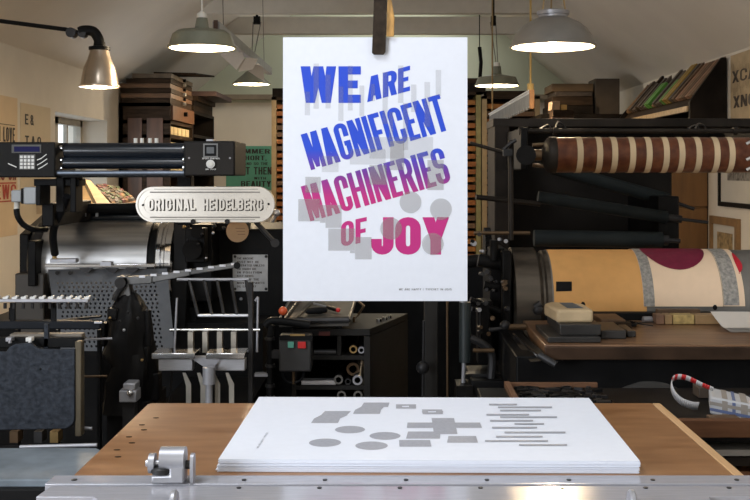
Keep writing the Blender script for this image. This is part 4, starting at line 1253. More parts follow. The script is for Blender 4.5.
def gmap(u, v):
    return gA * (1 - u) * (1 - v) + gB * u * (1 - v) + gC * u * v + gD * (1 - u) * v


b = MB()
u0, u1, v0, v1 = 0.05, 0.905, 0.15, 0.97
for q in (_rect(0, 0, u0, 1), _rect(u1, 0, 1, 1), _rect(u0, 0, u1, v0), _rect(u0, v1, u1, 1)):
    b.glyphs([q], gmap)
NX_, NY_ = 21, 16
cw, ch_ = (u1 - u0) / NX_, (v1 - v0) / NY_
for j in range(NY_):
    sh = 0.5 if j % 2 else 0.0
    for i in range(NX_):
        xa_, ya_ = u0 + cw * i, v0 + ch_ * j
        cx, cy2 = xa_ + cw * (0.36 + sh * 0.55), ya_ + ch_ * 0.5
        oc = [(xa_ + cw, cy2), (xa_ + cw, ya_ + ch_), (cx, ya_ + ch_), (xa_, ya_ + ch_), (xa_, cy2), (xa_, ya_), (cx, ya_), (xa_ + cw, ya_)]
        ic = [(cx + cw * 0.235 * math.cos(R(45 * k_)), cy2 + ch_ * 0.30 * math.sin(R(45 * k_))) for k_ in range(8)]
        for k_ in range(8):
            b.glyphs([[oc[k_], oc[(k_ + 1) % 8], ic[(k_ + 1) % 8], ic[k_]]], gmap)
gd = b.build('perforated_guard', GUARD, lp)
MB().box(X(46, 3.22), X(156, 3.22), 3.205, 3.225, Z(267, 3.22), Z(263.5, 3.22)).build('guard_bar', CHROME, gd, 0.002)
for px in (86, 112, 132):
    MB().prism([P(px - 7, 268, 3.215), P(px + 7, 268, 3.215), P(px + 4, 271, 3.215), P(px + 1.5, 273, 3.215), P(px - 3, 272, 3.215)], (0, 0.01, 0)).build('guard_notch', GUNM, gd)
for px in (57, 70):
    MB().cyl(P(px, 273, 3.232), P(px, 273, 3.226), 0.006, n=12).build('guard_screw', GUNM, gd)
MB().box(X(53, 3.2), X(79, 3.2), 3.17, 3.20, Z(262, 3.2), Z(258, 3.2)).build('grey_clamp', PEWTER, lp, 0.002)
MB().cyl(P(54.5, 262, 3.19), P(54.5, 253, 3.19), 0.007).build('hose_fitting', BRASS, lp)
MB().prism([P(100, 262, 3.18), P(111, 262, 3.18), P(111, 266, 3.18), P(100, 266, 3.18)], (0, 0.03, 0)).build('grey_clamp', PEWTER, lp)
# hoses and plug
MB().tube(curve([P(55, 254, 3.19), P(53, 238, 3.15), P(55, 225, 3.12), P(62, 210, 3.08), P(67, 196, 3.05)]), 0.0115, n=12).build('hose', RUBBER, lp)
MB().tube(curve([P(16.5, 209, 3.0), P(18, 217, 3.0), P(24, 225, 3.02), P(34, 229.5, 3.05), P(46, 229.5, 3.15)]), 0.0085, n=12).build('cable', RUBBER, lp)
pg = MB().box(X(14.5, 3.0), X(25, 3.0), 2.97, 3.03, Z(202, 3.0), Z(190, 3.0)).box(X(28, 3.0), X(41, 3.0), 2.96, 3.04, Z(204, 3.0), Z(187, 3.0)).build('plug', GREYP, lp, 0.004)
MB().box(X(25, 3.0), X(28, 3.0), 2.965, 3.035, Z(203.5, 3.0), Z(188, 3.0)).box(X(41, 3.0), X(45.5, 3.0), 2.955, 3.045, Z(205, 3.0), Z(185, 3.0)).build('plug_collar', BLACK, pg, 0.002)
MB().cyl(P(17, 201, 3.0), P(16.5, 211, 3.0), 0.008).build('plug_neck', PORC, pg)

# control console and ink rollers above
Yq_ = 3.0
cb_ = MB().box(X(-40, Yq_), X(55, Yq_), Yq_, Yq_ + 0.2, Z(177.5, Yq_), Z(142, Yq_)).build('control_box', DGREY, lp, 0.004)
MB().box(X(12, Yq_), X(41.5, Yq_), Yq_ - 0.003, Yq_, Z(153, Yq_), Z(144.6, Yq_)).build('display_bezel', mat('bezel_grey', (0.07, 0.07, 0.065), 0.5), cb_)
MB().box(X(14.5, Yq_), X(40, Yq_), Yq_ - 0.004, Yq_ - 0.001, Z(151.8, Yq_), Z(146.5, Yq_)).build('display', LCD, cb_)
MB().box(X(19.5, Yq_), X(35.5, Yq_), Yq_ - 0.003, Yq_, Z(169.5, Yq_), Z(154.5, Yq_)).build('keypad', mat('keypad_grey', (0.10, 0.10, 0.095), 0.5), cb_)
for i in range(4):
    for j in range(4):
        x_, z_ = X(22 + i * 3.75, Yq_), Z(156.9 + j * 3.5, Yq_)
        MB().box(x_ - 0.0038, x_ + 0.0038, Yq_ - 0.0055, Yq_ - 0.003, z_ - 0.0036, z_ + 0.0036).build('key', WHITEP, cb_)
ln = MB()
for pts in (((8, 163.5), (16.5, 167.2)), ((37, 160), (41, 158.5), (46.5, 154.2)), ((37, 165), (41, 163), (47, 158.8)), ((38, 169), (42, 167), (47.5, 163.3))):
    for a_, b_ in zip(pts, pts[1:]):
        ln.prism([P(a_[0], a_[1] - 0.5, Yq_ - 0.001), P(b_[0], b_[1] - 0.5, Yq_ - 0.001), P(b_[0], b_[1] + 0.5, Yq_ - 0.001), P(a_[0], a_[1] + 0.5, Yq_ - 0.001)], (0, 0.0012, 0))
ln.build('panel_lines', WHITEP, cb_)
gb = MB().box(X(183.5, Yq_), X(235, Yq_), Yq_, Yq_ + 0.228, Z(176, Yq_), Z(141, Yq_)).build('gauge_box', DGREY, lp, 0.004)
MB().box(X(186, Yq_), X(233.5, Yq_), Yq_ - 0.002, Yq_, Z(174.5, Yq_), Z(142.5, Yq_)).build('front_plate', mat('umber_console_plate', (0.020, 0.0175, 0.0155), 0.55, spec=0.15), gb)
MB().box(X(203.5, Yq_), X(218, Yq_), Yq_ - 0.004, Yq_ - 0.002, Z(157.5, Yq_), Z(143.5, Yq_)).build('meter_bezel', mat('meter_frame_grey', (0.20, 0.20, 0.195), 0.5), gb)
MB().box(X(205, Yq_), X(216.5, Yq_), Yq_ - 0.006, Yq_ - 0.004, Z(156, Yq_), Z(145, Yq_)).build('meter', BLACK, gb)
MB().box(X(207, Yq_), X(214.5, Yq_), Yq_ - 0.0075, Yq_ - 0.006, Z(153.5, Yq_), Z(147, Yq_)).build('meter_glass', mat('meter_glass_grey', (0.10, 0.11, 0.12), 0.25), gb)
MB().cyl(P(210.5, 164, Yq_ - 0.002), P(210.5, 164, Yq_ - 0.012), 0.0122, n=28).build('dial', WHITEP, gb, 0.001)
MB().cyl(P(210.5, 164, Yq_ - 0.012), P(210.5, 164, Yq_ - 0.017), 0.006, n=20).build('dial_knob', PORC, gb)
b = MB()
for txt, x0_, x1_, y in (('SPEED CONTROL', 202, 220, 159.2), ('INK SPEED', 205.5, 216, 170)):
    tp, L = line_polys(txt, 0.5, 0.14, 0.12, 0.12)
    b.glyphs(tp, lambda u, v: P(x0_ + (x1_ - x0_) * u / L, y - 1.5 * v, Yq_ - 0.0025), 0)
b.build('panel_lettering', WHITEP, gb)
for px, py in ((189, 158), (230, 158)):
    MB().cyl(P(px, py, Yq_ - 0.002), P(px, py, Yq_ - 0.004), 0.003, n=10).build('screw', PEWTER, gb)
MB().box(X(205, Yq_), X(212, Yq_), Yq_ + 0.02, Yq_ + 0.08, Z(141, Yq_), Z(139, Yq_)).build('top_clip', PEWTER, gb)
MB().cyl((X(59, Yq_), Yq_ + 0.06, Z(151, Yq_ + 0.06)), (X(181, Yq_), Yq_ + 0.06, Z(151, Yq_ + 0.06)), 0.0235, n=40).build('ink_roller', INKROLL, lp)
MB().cyl((X(59, Yq_), Yq_ + 0.05, Z(163, Yq_ + 0.05)), (X(181, Yq_), Yq_ + 0.05, Z(163, Yq_ + 0.05)), 0.0175, n=40).build('ink_roller', INKROLL, lp)
MB().box(X(55, Yq_), X(183.5, Yq_), Yq_ + 0.05, Yq_ + 0.12, Z(144, Yq_), Z(142.4, Yq_)).build('roller_cover', GUNM, lp, 0.002)
MB().cyl((X(55, Yq_), Yq_ + 0.02, Z(173, Yq_)), (X(183.5, Yq_), Yq_ + 0.02, Z(173, Yq_)), 0.0075).build('front_bar', mat('blued_steel', (0.16, 0.19, 0.24), 0.3, 0.7), lp)
MB().box(X(55, Yq_), X(183.5, Yq_), Yq_ + 0.03, Yq_ + 0.14, Z(177.5, Yq_), Z(175, Yq_)).build('roller_tray', BLACK, lp)
for px in (57.5, 182):
    for py in (148, 160, 168):
        MB().cyl((X(px - 1.4, Yq_), Yq_ + 0.035, Z(py, Yq_)), (X(px + 1.4, Yq_), Yq_ + 0.035, Z(py, Yq_)), 0.0085).build('roller_bearing', CHROME, lp)
for pa_, pb_ in ((59, 67), (73, 79)):
    MB().box(X(pa_, 3.08), X(pb_, 3.08), 3.05, 3.12, Z(212, 3.08), Z(177, 3.08)).build('support_post', BLACK, lp, 0.003)
MB().box(X(36, 3.08), X(81, 3.08), 3.06, 3.13, Z(186, 3.08), Z(179, 3.08)).build('support_bar', BLACK, lp, 0.002)
MB().box(X(46, 3.1), X(58, 3.1), 3.06, 3.45, Z(226, 3.1), Z(203, 3.1)).build('support_foot', BLACKM, lp, 0.004)
MB().box(X(178, 3.18), X(192, 3.18), 3.165, 3.215, Z(225, 3.18), Z(176, 3.18)).build('support_post', BLACK, lp, 0.003)

for px in (135.5, 142, 150, 156.5):
    MB().cyl(P(px, 143, 3.1), P(px, 138.2, 3.1), 0.0055, n=12).build('ink_key', PORC, lp, 0.001)
# nameplate
Yn_ = 3.15
npl = []
for a0 in range(0, 181, 10):
    npl.append((257 + 18 * math.sin(R(a0)), 204.5 - 18 * math.cos(R(a0))))
for a0 in range(0, 181, 10):
    npl.append((153.5 - 18 * math.sin(R(a0)), 204.5 + 18 * math.cos(R(a0))))


def shrunk(d):
    o = []
    for x_, y_ in npl:
        cx = 257 if x_ > 205 else 153.5
        o.append((cx + (x_ - cx) * (18 - d) / 18, 204.5 + (y_ - 204.5) * (18 - d) / 18))
    return o


nameplate = MB().prism([P(x_, y_, Yn_) for x_, y_ in npl], (0, 0.014, 0)).build('nameplate', ALU, lp, 0.003, label='silver oval nameplate with raised lettering')
b = MB()
o1, o2 = shrunk(0.4), shrunk(2.4)
for i in range(len(o1)):
    k_ = (i + 1) % len(o1)
    b.prism([P(*o1[i], Yn_ - 0.0005), P(*o1[k_], Yn_ - 0.0005), P(*o2[k_], Yn_ - 0.0005), P(*o2[i], Yn_ - 0.0005)], (0, -0.003, 0))
b.build('raised_border', ALU, nameplate)
b = MB()
for (x0_, x1_, y) in ((150, 260, 192.2), (154, 258, 188.8), (150, 260, 217.3), (155, 255, 220)):
    b.prism([P(x0_, y - 0.75, Yn_ - 0.0003), P(x1_, y - 0.75, Yn_ - 0.0003), P(x1_, y + 0.75, Yn_ - 0.0003), P(x0_, y + 0.75, Yn_ - 0.0003)], (0, -0.0006, 0), 0)
    b.prism([P(x0_, y - 1.3, Yn_ - 0.0003), P(x1_, y - 1.3, Yn_ - 0.0003), P(x1_, y - 0.65, Yn_ - 0.0003), P(x0_, y - 0.65, Yn_ - 0.0003)], (0, -0.0022, 0), 1)
for i in range(len(o1)):
    pass
i1, i2 = [], []
for x_, y_ in npl:
    cx = 257 if x_ > 205 else 153.5
    for rr_, lst in ((10.6, i1), (9.8, i2)):
        lst.append((cx + (x_ - cx) * rr_ / 18, 204.5 + (y_ - 204.5) * rr_ / 18))
for i in range(len(i1)):
    k_ = (i + 1) % len(i1)
    b.prism([P(*i1[i], Yn_ - 0.0004), P(*i1[k_], Yn_ - 0.0004), P(*i2[k_], Yn_ - 0.0004), P(*i2[i], Yn_ - 0.0004)], (0, -0.0012, 0), 1)
b.build('plate_ribs', [ALUD, ALU], nameplate)
for txt, x0_, x1_ in (('ORIGINAL', 148, 195.5), ('HEIDELBERG', 203, 262.5)):
    b, b2 = MB(), MB()
    tp, L = line_polys(txt, 0.62, 0.20, 0.17, 0.12)
    b.glyphs(tp, lambda u, v: P(x0_ + (x1_ - x0_) * u / L, 210 - 11.2 * v, Yn_ - 0.002), 0, depth=(0, -0.004, 0))
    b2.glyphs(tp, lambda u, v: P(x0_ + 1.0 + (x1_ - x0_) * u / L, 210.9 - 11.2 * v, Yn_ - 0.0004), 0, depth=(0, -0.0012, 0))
    b2.build('letter_shadow', mat('letter_shadow_tone', (0.045, 0.04, 0.035), 0.7), nameplate)  # offset dark copy of the word, its drop shadow painted on the plate
    b.build('raised_lettering', ALU, nameplate)
for px, py in ((143, 205), (268.5, 204)):
    MB().cyl(P(px, py, Yn_), P(px, py, Yn_ - 0.003), 0.0035, n=12).build('pin', BLACK, nameplate)
for px, py in ((193, 221.5), (227, 221.5)):
    MB().cyl(P(px, py, Yn_ + 0.002), P(px, py, Yn_ - 0.010), 0.0075, n=14).build('bolt', GUNM, nameplate)
MB().tube([P(254, 219, 3.18), P(262, 229, 3.18), P(275, 243, 3.18)], 0.008).cyl(P(275, 243, 3.16), P(275, 243, 3.2), 0.013).build('lever', GUNM, lp)
MB().tube([P(272, 222, 3.25), P(276, 214, 3.25)], 0.006).ball(P(276.5, 213, 3.25), 0.012).build('small_lever', STEEL, lp)

# black side of the press with its notice plate
Ys_ = 3.50
MB().box(X(202, Ys_), X(292, Ys_), Ys_, Ys_ + 0.5, 0, Z(229, Ys_)).build('black_side_panel', BLACK, lp, 0.006)
b = MB().box(X(180, 3.4), X(214, 3.4), 3.36, 3.7, Z(300, 3.4), Z(224, 3.4)).box(X(186, 3.32), X(206, 3.32), 3.30, 3.36, Z(262, 3.32), Z(228, 3.32)).cyl(P(197, 232, 3.30), P(197, 232, 3.26), 0.02).cyl(P(192, 250, 3.30), P(192, 250, 3.27), 0.03)
b.box(X(214, 3.48), X(250, 3.48), 3.42, 3.5, Z(230, 3.48), Z(222, 3.48))
b.build('drive_housing', BLACKM, lp, 0.003)
for px, py, r_ in ((184, 227, 5), (202, 234, 4), (213, 233, 4), (234, 224, 7), (224, 228, 5), (214, 226, 6), (246, 229, 4), (206, 258, 3), (198, 244, 4), (188, 240, 4)):
    MB().ball(P(px, py, 3.25), r_ * 0.0012).build('oil_cap', random.choice((STEEL, GUNM, BRASS)), lp)
npz = MB().box(X(233, Ys_), X(268, Ys_), Ys_ - 0.006, Ys_ - 0.0005, Z(291, Ys_), Z(254.5, Ys_)).build('notice_plate', BRONZEP, lp)
b = MB()
lines_ = ('THE MACHINE', 'MUST NOT BE', 'OPERATED UNLESS', 'THE GUARDS ARE', 'IN POSITION', 'KEEP HANDS', 'CLEAR OF THE', 'MOVING PARTS', 'OIL EACH DAY')
for i, txt in enumerate(lines_):
    y = 259.5 + i * 3.5
    tp, L = line_polys(txt, 0.55, 0.17, 0.15, 0.12)
    b.glyphs(tp, lambda u, v: P(237 + 27.5 * u / L * (0.6 + 0.4 * ((i * 7) % 5) / 4), y - 2.1 * v, Ys_ - 0.0065), 0)
b.build('notice_lettering', INKBRN, npz)
for px, py in ((235, 256.5), (266, 256.5), (235, 289), (266, 289)):
    MB().cyl(P(px, py, Ys_ - 0.006), P(px, py, Ys_ - 0.009), 0.005, n=10).build('screw', GUNM, npz)
MB().ball(P(241, 299, Ys_ - 0.003), 0.006).build('rivet', PEWTER, lp)

# delivery rack of rods
Yr = 2.85


def rod(a_, b_, r_, m_, nm='rod', Y=Yr):
    return MB().cyl(P(a_[0], a_[1], Y), P(b_[0], b_[1], Y), r_, n=12).build(nm, m_, lp)


rod((177, 279.5), (249, 279.5), 0.0042, PEWTER, 'top_rod')
rod((198, 315.5), (252, 315.5), 0.0042, STEEL, 'lower_rod', Yr - 0.05)
for xa_, xb2 in ((189, 198), (204, 212), (217, 224), (231, 237), (246, 251)):
    MB().cyl(P(xa_, 280, Yr), P(xb2, 315, Yr - 0.05), 0.0042, n=10).build('slanted_rod', GUNM, lp)
rod((170, 330), (260, 330), 0.0042, CHROME, 'bright_rod', Yr - 0.05)
rod((177, 298), (174, 358), 0.003, PEWTER, 'thin_upright', Yr - 0.08)
rod((173, 360), (169, 410), 0.003, GUNM, 'thin_upright', Yr - 0.08)
rod((258, 297), (257, 352), 0.0032, PEWTER, 'thin_upright', Yr - 0.05)
MB().cyl(P(258, 297, Yr - 0.05), P(255, 301, Yr - 0.05), 0.0032, n=10).build('hooked_tip', PEWTER, lp)
MB().box(X(248.5, 2.8), X(253, 2.8), 2.79, 2.81, 0.0, Z(282, 2.8)).build('flat_upright', GUNM, lp, 0.001)
for pa_, pb_ in ((155, 197.5), (208.5, 247)):
    MB().box(X(pa_, 2.7), X(pb_, 2.7), 2.66, 2.74, Z(356.5, 2.7), Z(350.5, 2.7)).build('sheet_support', CHROME, lp, 0.002)
for pa_, pb_ in ((160, 194), (214, 246)):
    MB().box(X(pa_, 2.72), X(pb_, 2.72), 2.70, 2.73, Z(369.5, 2.72), Z(357.5, 2.72)).build('support_apron', STEEL, lp, 0.002)
SATIN = mat('warm_satin_steel', (0.42, 0.39, 0.34), 0.35, 0.7, var=0.12)
for px in (191, 205.5, 220, 234):
    MB().box(X(px - 2.5, 2.8), X(px + 2.5, 2.8), 2.79, 2.81, Z(352, 2.8), Z(331.5, 2.8)).build('flat_finger', SATIN, lp)
for px in (188.5, 203, 217.5, 231.5):
    MB().prism([P(px - 6, 373, 2.68), P(px - 3, 373, 2.68), P(px + 2.5, 384, 2.68), P(px + 2.5, 420, 2.68), P(px - 2.5, 420, 2.68), P(px - 2.5, 386, 2.68)], (0, 0.004, 0)).build('bent_finger', SATIN, lp)
MB().cyl(P(209, 367, 2.66), P(209, 384, 2.66), 0.016).cyl(P(209, 384, 2.66), P(209, 425, 2.66), 0.009).build('centre_post', PEWTER, lp)
MB().box(X(150, 2.76), X(244, 2.76), 2.75, 3.28, 0, Z(415, 2.76)).build('delivery_base', BLACK, lp)
MB().prism([P(190, 357.5, 2.69), P(222, 357.5, 2.69), P(214, 367, 2.69), P(204, 367, 2.69)], (0, 0.03, 0)).build('post_yoke', PEWTER, lp)

# gripper arm head
Yh = 2.75
b = MB()
cH = P(129, 400, Yh)
k = Yh / 1050
from mathutils import noise
prof = [(25, -10), (26, 8), (26.5, 22), (26, 36), (26, 48), (25, 60), (23.5, 70), (21, 80), (18, 90), (14.5, 98), (10, 105), (5, 109), (0.5, 110)]
vs, fs, nn = [], [], 36
for i, (r_, h_) in enumerate(prof):
    for q in range(nn):
        a_ = 2 * PI * q / nn
        w_ = 1 + 0.30 * noise.noise(Vector((math.cos(a_) * 1.7, math.sin(a_) * 1.7, h_ * 0.045 + 3))) + 0.14 * noise.noise(Vector((math.cos(a_) * 5, math.sin(a_) * 5, h_ * 0.12)))
        vs.append(cH + Vector((r_ * k * w_ * math.cos(a_), r_ * k * w_ * 0.9 * math.sin(a_), h_ * k)))
for i in range(len(prof) - 1):
    for q in range(nn):
        fs.append((i * nn + q, i * nn + (q + 1) % nn, (i + 1) * nn + (q + 1) % nn, (i + 1) * nn + q))
b._add(vs, fs, 0)
head = b.build('arm_head', BLACKM, lp)
for bx in ((112, 122, -0.05, 0.0, 318, 306), (140, 151, -0.03, 0.03, 395, 345), (104, 116, -0.04, 0.04, 400, 352), (150, 160, -0.02, 0.03, 400, 372), (101, 108, -0.03, 0.02, 345, 322)):
    MB().box(X(bx[0], Yh), X(bx[1], Yh), Yh + bx[2], Yh + bx[3], Z(bx[4], Yh), Z(bx[5], Yh)).build('casting_lug', BLACKM, head, 0.004)
MB().cyl(P(148, 345, Yh - 0.02), P(148, 310, Yh - 0.02), 0.009).build('casting_lug', BLACKM, head)
MB().box(X(112, Yh), X(154, Yh), Yh - 0.05, Yh + 0.15, 0, Z(398, Yh)).build('arm_pedestal', BLACKM, lp)
for px, py, m_ in ((110, 318, BRASS), (124, 330, STEEL), (120, 321, GUNM), (147, 310, GUNM), (138, 318, GUNM), (128, 312, GUNM), (142, 360, BRASS)):
    MB().ball(P(px, py, Yh - 0.078), 0.004).build('oil_nipple', m_, head)
b = MB()
for i, (xa_, ya_, xb2, yb2) in enumerate(((118, 281, 152, 279), (152, 279, 190, 272), (190, 272, 238, 264.5))):
    w_ = (9, 7.5, 6)[i]
    b.prism([P(xa_, ya_ - w_ / 2 + 1, Yh - 0.02), P(xb2, yb2 - w_ / 2 + 1, Yh - 0.02), P(xb2, yb2 + w_ / 2, Yh - 0.02), P(xa_, ya_ + w_ / 2, Yh - 0.02)], (0, 0.03, 0))
b.prism([P(116, 277, Yh - 0.02), P(127, 276, Yh - 0.02), P(131, 296, Yh - 0.02), P(120, 299, Yh - 0.02), P(113, 292, Yh - 0.02)], (0, 0.04, 0))
arm = b.build('gripper_arm', mat('worn_dark_steel', (0.13, 0.13, 0.13), 0.35, 0.7, var=0.3), lp, 0.002)
for i in range(9):
    t_ = i / 8
    px, py = 142 + 92 * t_, 277.5 - 12.5 * t_
    MB().box(X(px - 3, Yh - 0.024), X(px + 3, Yh - 0.024), Yh - 0.024, Yh - 0.02, Z(py + 0.2, Yh - 0.024), Z(py - 2.0, Yh - 0.024)).build('gripper_tab', STEEL, arm)
MB().cyl(P(237, 265.5, Yh - 0.03), P(237, 265.5, Yh + 0.02), 0.009).build('arm_tip', BLACK, arm)
MB().tube([P(124, 284, Yh - 0.03), P(118, 292, Yh - 0.03), P(114, 300, Yh - 0.03)], 0.008).cyl(P(120, 283, Yh - 0.04), P(120, 283, Yh + 0.03), 0.014).build('arm_joint', GUNM, arm)
# small chrome clamp below the head
cl = MB().box(X(122, 2.6), X(139, 2.6), 2.57, 2.62, Z(400, 2.6), Z(388, 2.6)).box(X(126, 2.6), X(138, 2.6), 2.57, 2.62, Z(388, 2.6), Z(381, 2.6)).build('clamp_block', PEWTER, lp, 0.003)
MB().ball(P(130, 393, 2.565), 0.0085).build('clamp_screw', CHROME, cl)
MB().box(X(124, 2.6), X(136, 2.6), 2.585, 2.615, 0.3, Z(400, 2.6)).build('clamp_post', GUNM, lp)
rod((84, 376.5), (107, 376), 0.003, BRONZE, 'thin_rod', 2.6)
rod((80, 339.5), (112, 338.5), 0.003, PEWTER, 'thin_rod', 2.6)

# feeder: comb bar, black beam, blue grey plate and slab
Yf2 = 2.55
b = MB().box(X(-30, Yf2), X(88, Yf2), Yf2, Yf2 + 0.02, Z(302.3, Yf2), Z(299.2, Yf2))
comb = b.build('comb_bar', PEWTER, lp, 0.001)
for i in range(12):
    px = 1 + i * 9.05 - 14
    MB().prism([P(px - 2.4, 299.2, Yf2 + 0.004), P(px + 2.2, 299.2, Yf2 + 0.004), P(px + 3.3, 296.3, Yf2 + 0.004), P(px + 1.5, 295.7, Yf2 + 0.004), P(px - 0.8, 297.2, Yf2 + 0.004), P(px - 2.6, 297, Yf2 + 0.004)], (0, 0.012, 0)).build('comb_tooth', WHITEP, comb)
    MB().cyl(P(px, 303, Yf2 + 0.01), P(px, 308.5, Yf2 + 0.01), 0.0042, n=10).build('sucker', GUNM, comb)
MB().box(X(-30, 2.58), X(102, 2.58), 2.565, 2.60, Z(328.5, 2.58), Z(320.5, 2.58)).build('feeder_beam', mat('blue_black_beam', (0.012, 0.014, 0.018), 0.5, spec=0.12), lp, 0.003)
MB().box(X(95, 2.565), X(102.5, 2.565), 2.558, 2.565, Z(323, 2.565), Z(321.2, 2.565)).build('beam_end', STEEL, lp)
MB().prism([P(60, 320, 2.6), P(100, 316, 2.6), P(100, 318, 2.6), P(62, 322, 2.6)], (0, 0.02, 0)).build('beam_wedge', BLACK, lp)
for px in (15, 55, 97):
    MB().box(X(px, 2.6), X(px + 3, 2.6), 2.6, 2.62, 0, Z(330, 2.6)).build('beam_leg', BLACK, lp)
for px in (53, 12):
    MB().box(X(px - 2.3, Yf2 + 0.02), X(px + 2.3, Yf2 + 0.02), Yf2 + 0.021, Yf2 + 0.03, Z(322, 2.57), Z(303, 2.57)).build('comb_hanger', BLACK, lp)
MB().box(X(11, 2.45), X(83, 2.45), 2.44, 2.47, Z(340.5, 2.45), Z(333.5, 2.45)).build('feeder_plate_rail', mat('dirty_sand_metal', (0.19, 0.165, 0.135), 0.5, 0.3), lp, 0.002)
MB().box(X(-30, 2.43), X(83, 2.43), 2.42, 2.438, Z(347, 2.43), Z(337, 2.43)).build('feeder_crossbar', BLACK, lp, 0.002)
MB().prism([P(44, 324, 2.42), P(48, 324, 2.42), P(48, 352, 2.42), P(44, 352, 2.42)], (0, 0.01, 0)).build('feeder_strut', SLATE, lp)
for px, py in ((10, 339), (30, 339)):
    MB().box(X(px - 3, 2.41), X(px + 3, 2.41), 2.40, 2.42, Z(py + 2, 2.41), Z(py - 2, 2.41)).cyl(P(px, py + 1, 2.40), P(px, py + 4, 2.40), 0.004).build('wing_screw', WHITEP if px == 30 else PEWTER, lp, 0.001)
Yp2 = 2.38
pl = [(-40, 352), (6, 352), (9, 347.5), (14, 344.5), (30, 343), (35, 347), (40, 349.5), (74.5, 349.5)]
pl += [(74.5 - 11 + 11 * math.cos(R(a_)), 418 + 11 * math.sin(R(a_))) for a_ in range(0, 91, 15)] + [(-40, 431)]
MB().prism([P(px, py, Yp2) for px, py in pl], (0, 0.012, 0)).build('feeder_plate', SLATE, lp, 0.002)
MB().cyl(P(40.5, 369, Yp2 + 0.001), P(40.5, 369, Yp2 - 0.001), 0.0026, n=12).build('plate_hole', BLACK, lp)
MB().box(X(75.5, 2.39), X(82, 2.39), 2.385, 2.41, Z(436, 2.39), Z(341, 2.39)).build('plate_edge_strip', mat('brown_bronze_strip', (0.10, 0.080, 0.050), 0.45, 0.4), lp, 0.002)
for px in (16, 40, 56):
    MB().box(X(px - 4, 2.4), X(px + 4, 2.4), 2.385, 2.42, 0.66, Z(430, 2.4)).build('plate_foot', (BRONZE, GUNM, BRASS)[(16, 40, 56).index(px)], lp)
rod((80, 428), (92, 428.5), 0.004, PEWTER, 'peg_rod', 2.42)
MB().box(X(-30, 2.2), X(97, 2.2), 2.12, 2.15, Z(449, 2.12) - 0.005, Z(449, 2.12)).build('slab_ledge', BLACK, lp, 0.002)
zsl = Z(447.5, 2.12)
MB().prism([(-1.0, 1.90, zsl - 0.02), (-0.495, 1.90, zsl - 0.02), (-0.495, 2.0, zsl - 0.02), (X(97, 2.12), 2.118, zsl - 0.02), (-1.0, 2.118, zsl - 0.02)], (0, 0, 0.02)).build('feed_slab', PLATFORM, lp, 0.003)
MB().cyl(P(20, 447, 2.13), P(97, 445, 2.13), 0.004).build('slab_bar', PEWTER, lp)
MB().box(-1.0, -0.50, 1.88, 1.90, zsl - 0.035, zsl - 0.012).build('slab_front_edge', BLACK, lp, 0.003)
b = MB().box(-1.0, -0.50, 1.93, 2.15, 0, zsl - 0.022)
for i in range(64):
    x_ = -1.0 + i * 0.0078
    b.cyl((x_ + 0.004, 1.927, 0.3), (x_ + 0.004, 1.927, zsl - 0.036), 0.0028, n=6)
b.build('ribbed_front', mat('black_bellows', (0.02, 0.02, 0.02), 0.55), lp)

# cardboard disc hanging from the press lever
b = MB().cyl(P(237.5, 231, 3.24), P(237.5, 231, 3.236), 0.0345, n=40)
for i, y in enumerate((228, 231, 234)):
    b.glyphs([_rect(0, 0, 1, 1)], lambda u, v: P(230 + 15 * u, y + 0.6 * v, 3.2355), 1)
tag(b.build('card_disc', [CARD, mat('disc_print', (0.20, 0.12, 0.07), 0.8)]), 'round brown card disc tucked below the right end of the silver nameplate', 'disc')

# ================================================================== STEEL CABINET BELOW THE POSTER
zt2 = 0.84
ck = thing('tool_cabinet', (-0.15, 3.3, 0), 'dark steel cabinet with open shelves of metal tubes below the poster', 'cabinet')
zs_ = Z(329, 3.06)
xa_, xb_, xb2 = X(292, 3.06), X(370, 3.06), X(408, 3.38)
CABM = mat('dark_cabinet_steel', (0.018, 0.017, 0.016), 0.5, 0.0, spec=0.15, var=0.25)
MB().prism([(xa_, 3.06, zs_ - 0.02), (xb_, 3.06, zs_ - 0.02), (xb2, 3.40, zs_ - 0.02), (xa_, 3.40, zs_ - 0.02)], (0, 0, 0.02)).build('top', CABM, ck, 0.002)
MB().prism([(xb_ - 0.012, 3.065, 0), (xb_, 3.065, 0), (xb2, 3.40, 0), (xb2 - 0.012, 3.40, 0)], (0, 0, zs_ - 0.021)).build('side_panel', CABM, ck)
MB().box(xa_, xa_ + 0.012, 3.065, 3.40, 0, zs_ - 0.021).build('side_panel', CABM, ck)
MB().box(xa_ + 0.012, xb_ - 0.012, 3.38, 3.40, 0, zs_ - 0.021).build('back_panel', BLACK, ck)
for py in (356, 386):
    zz = Z(py, 3.06)
    MB().box(xa_ + 0.012, xb_ - 0.014, 3.066, 3.379, zz - 0.012, zz).build('shelf', CABM, ck)
MB().box(X(337, 3.06), X(341, 3.06), 3.07, 3.379, Z(355.8, 3.06), zs_ - 0.021).build('divider', CABM, ck)
MB().box(X(364, 3.06), xb_, 3.055, 3.064, 0, zs_ - 0.021).build('front_stile', CABM, ck)
MB().box(X(319, 3.06), X(330, 3.06), 3.056, 3.0595, Z(335.5, 3.06), Z(331.5, 3.06)).build('maker_label', mat('faded_red_label', (0.12, 0.025, 0.02), 0.6), ck)
tl = ('left one of the two small metal tubes on the upper cabinet shelf', 'right one of the two small metal tubes on the upper cabinet shelf', 'large brass ended tube lying on top of the lower tubes', 'leftmost metal tube on the lower cabinet shelf', 'bright ringed metal tube at the right of the lower cabinet shelf', 'thin dark tube wedged between the larger tubes on the lower shelf')
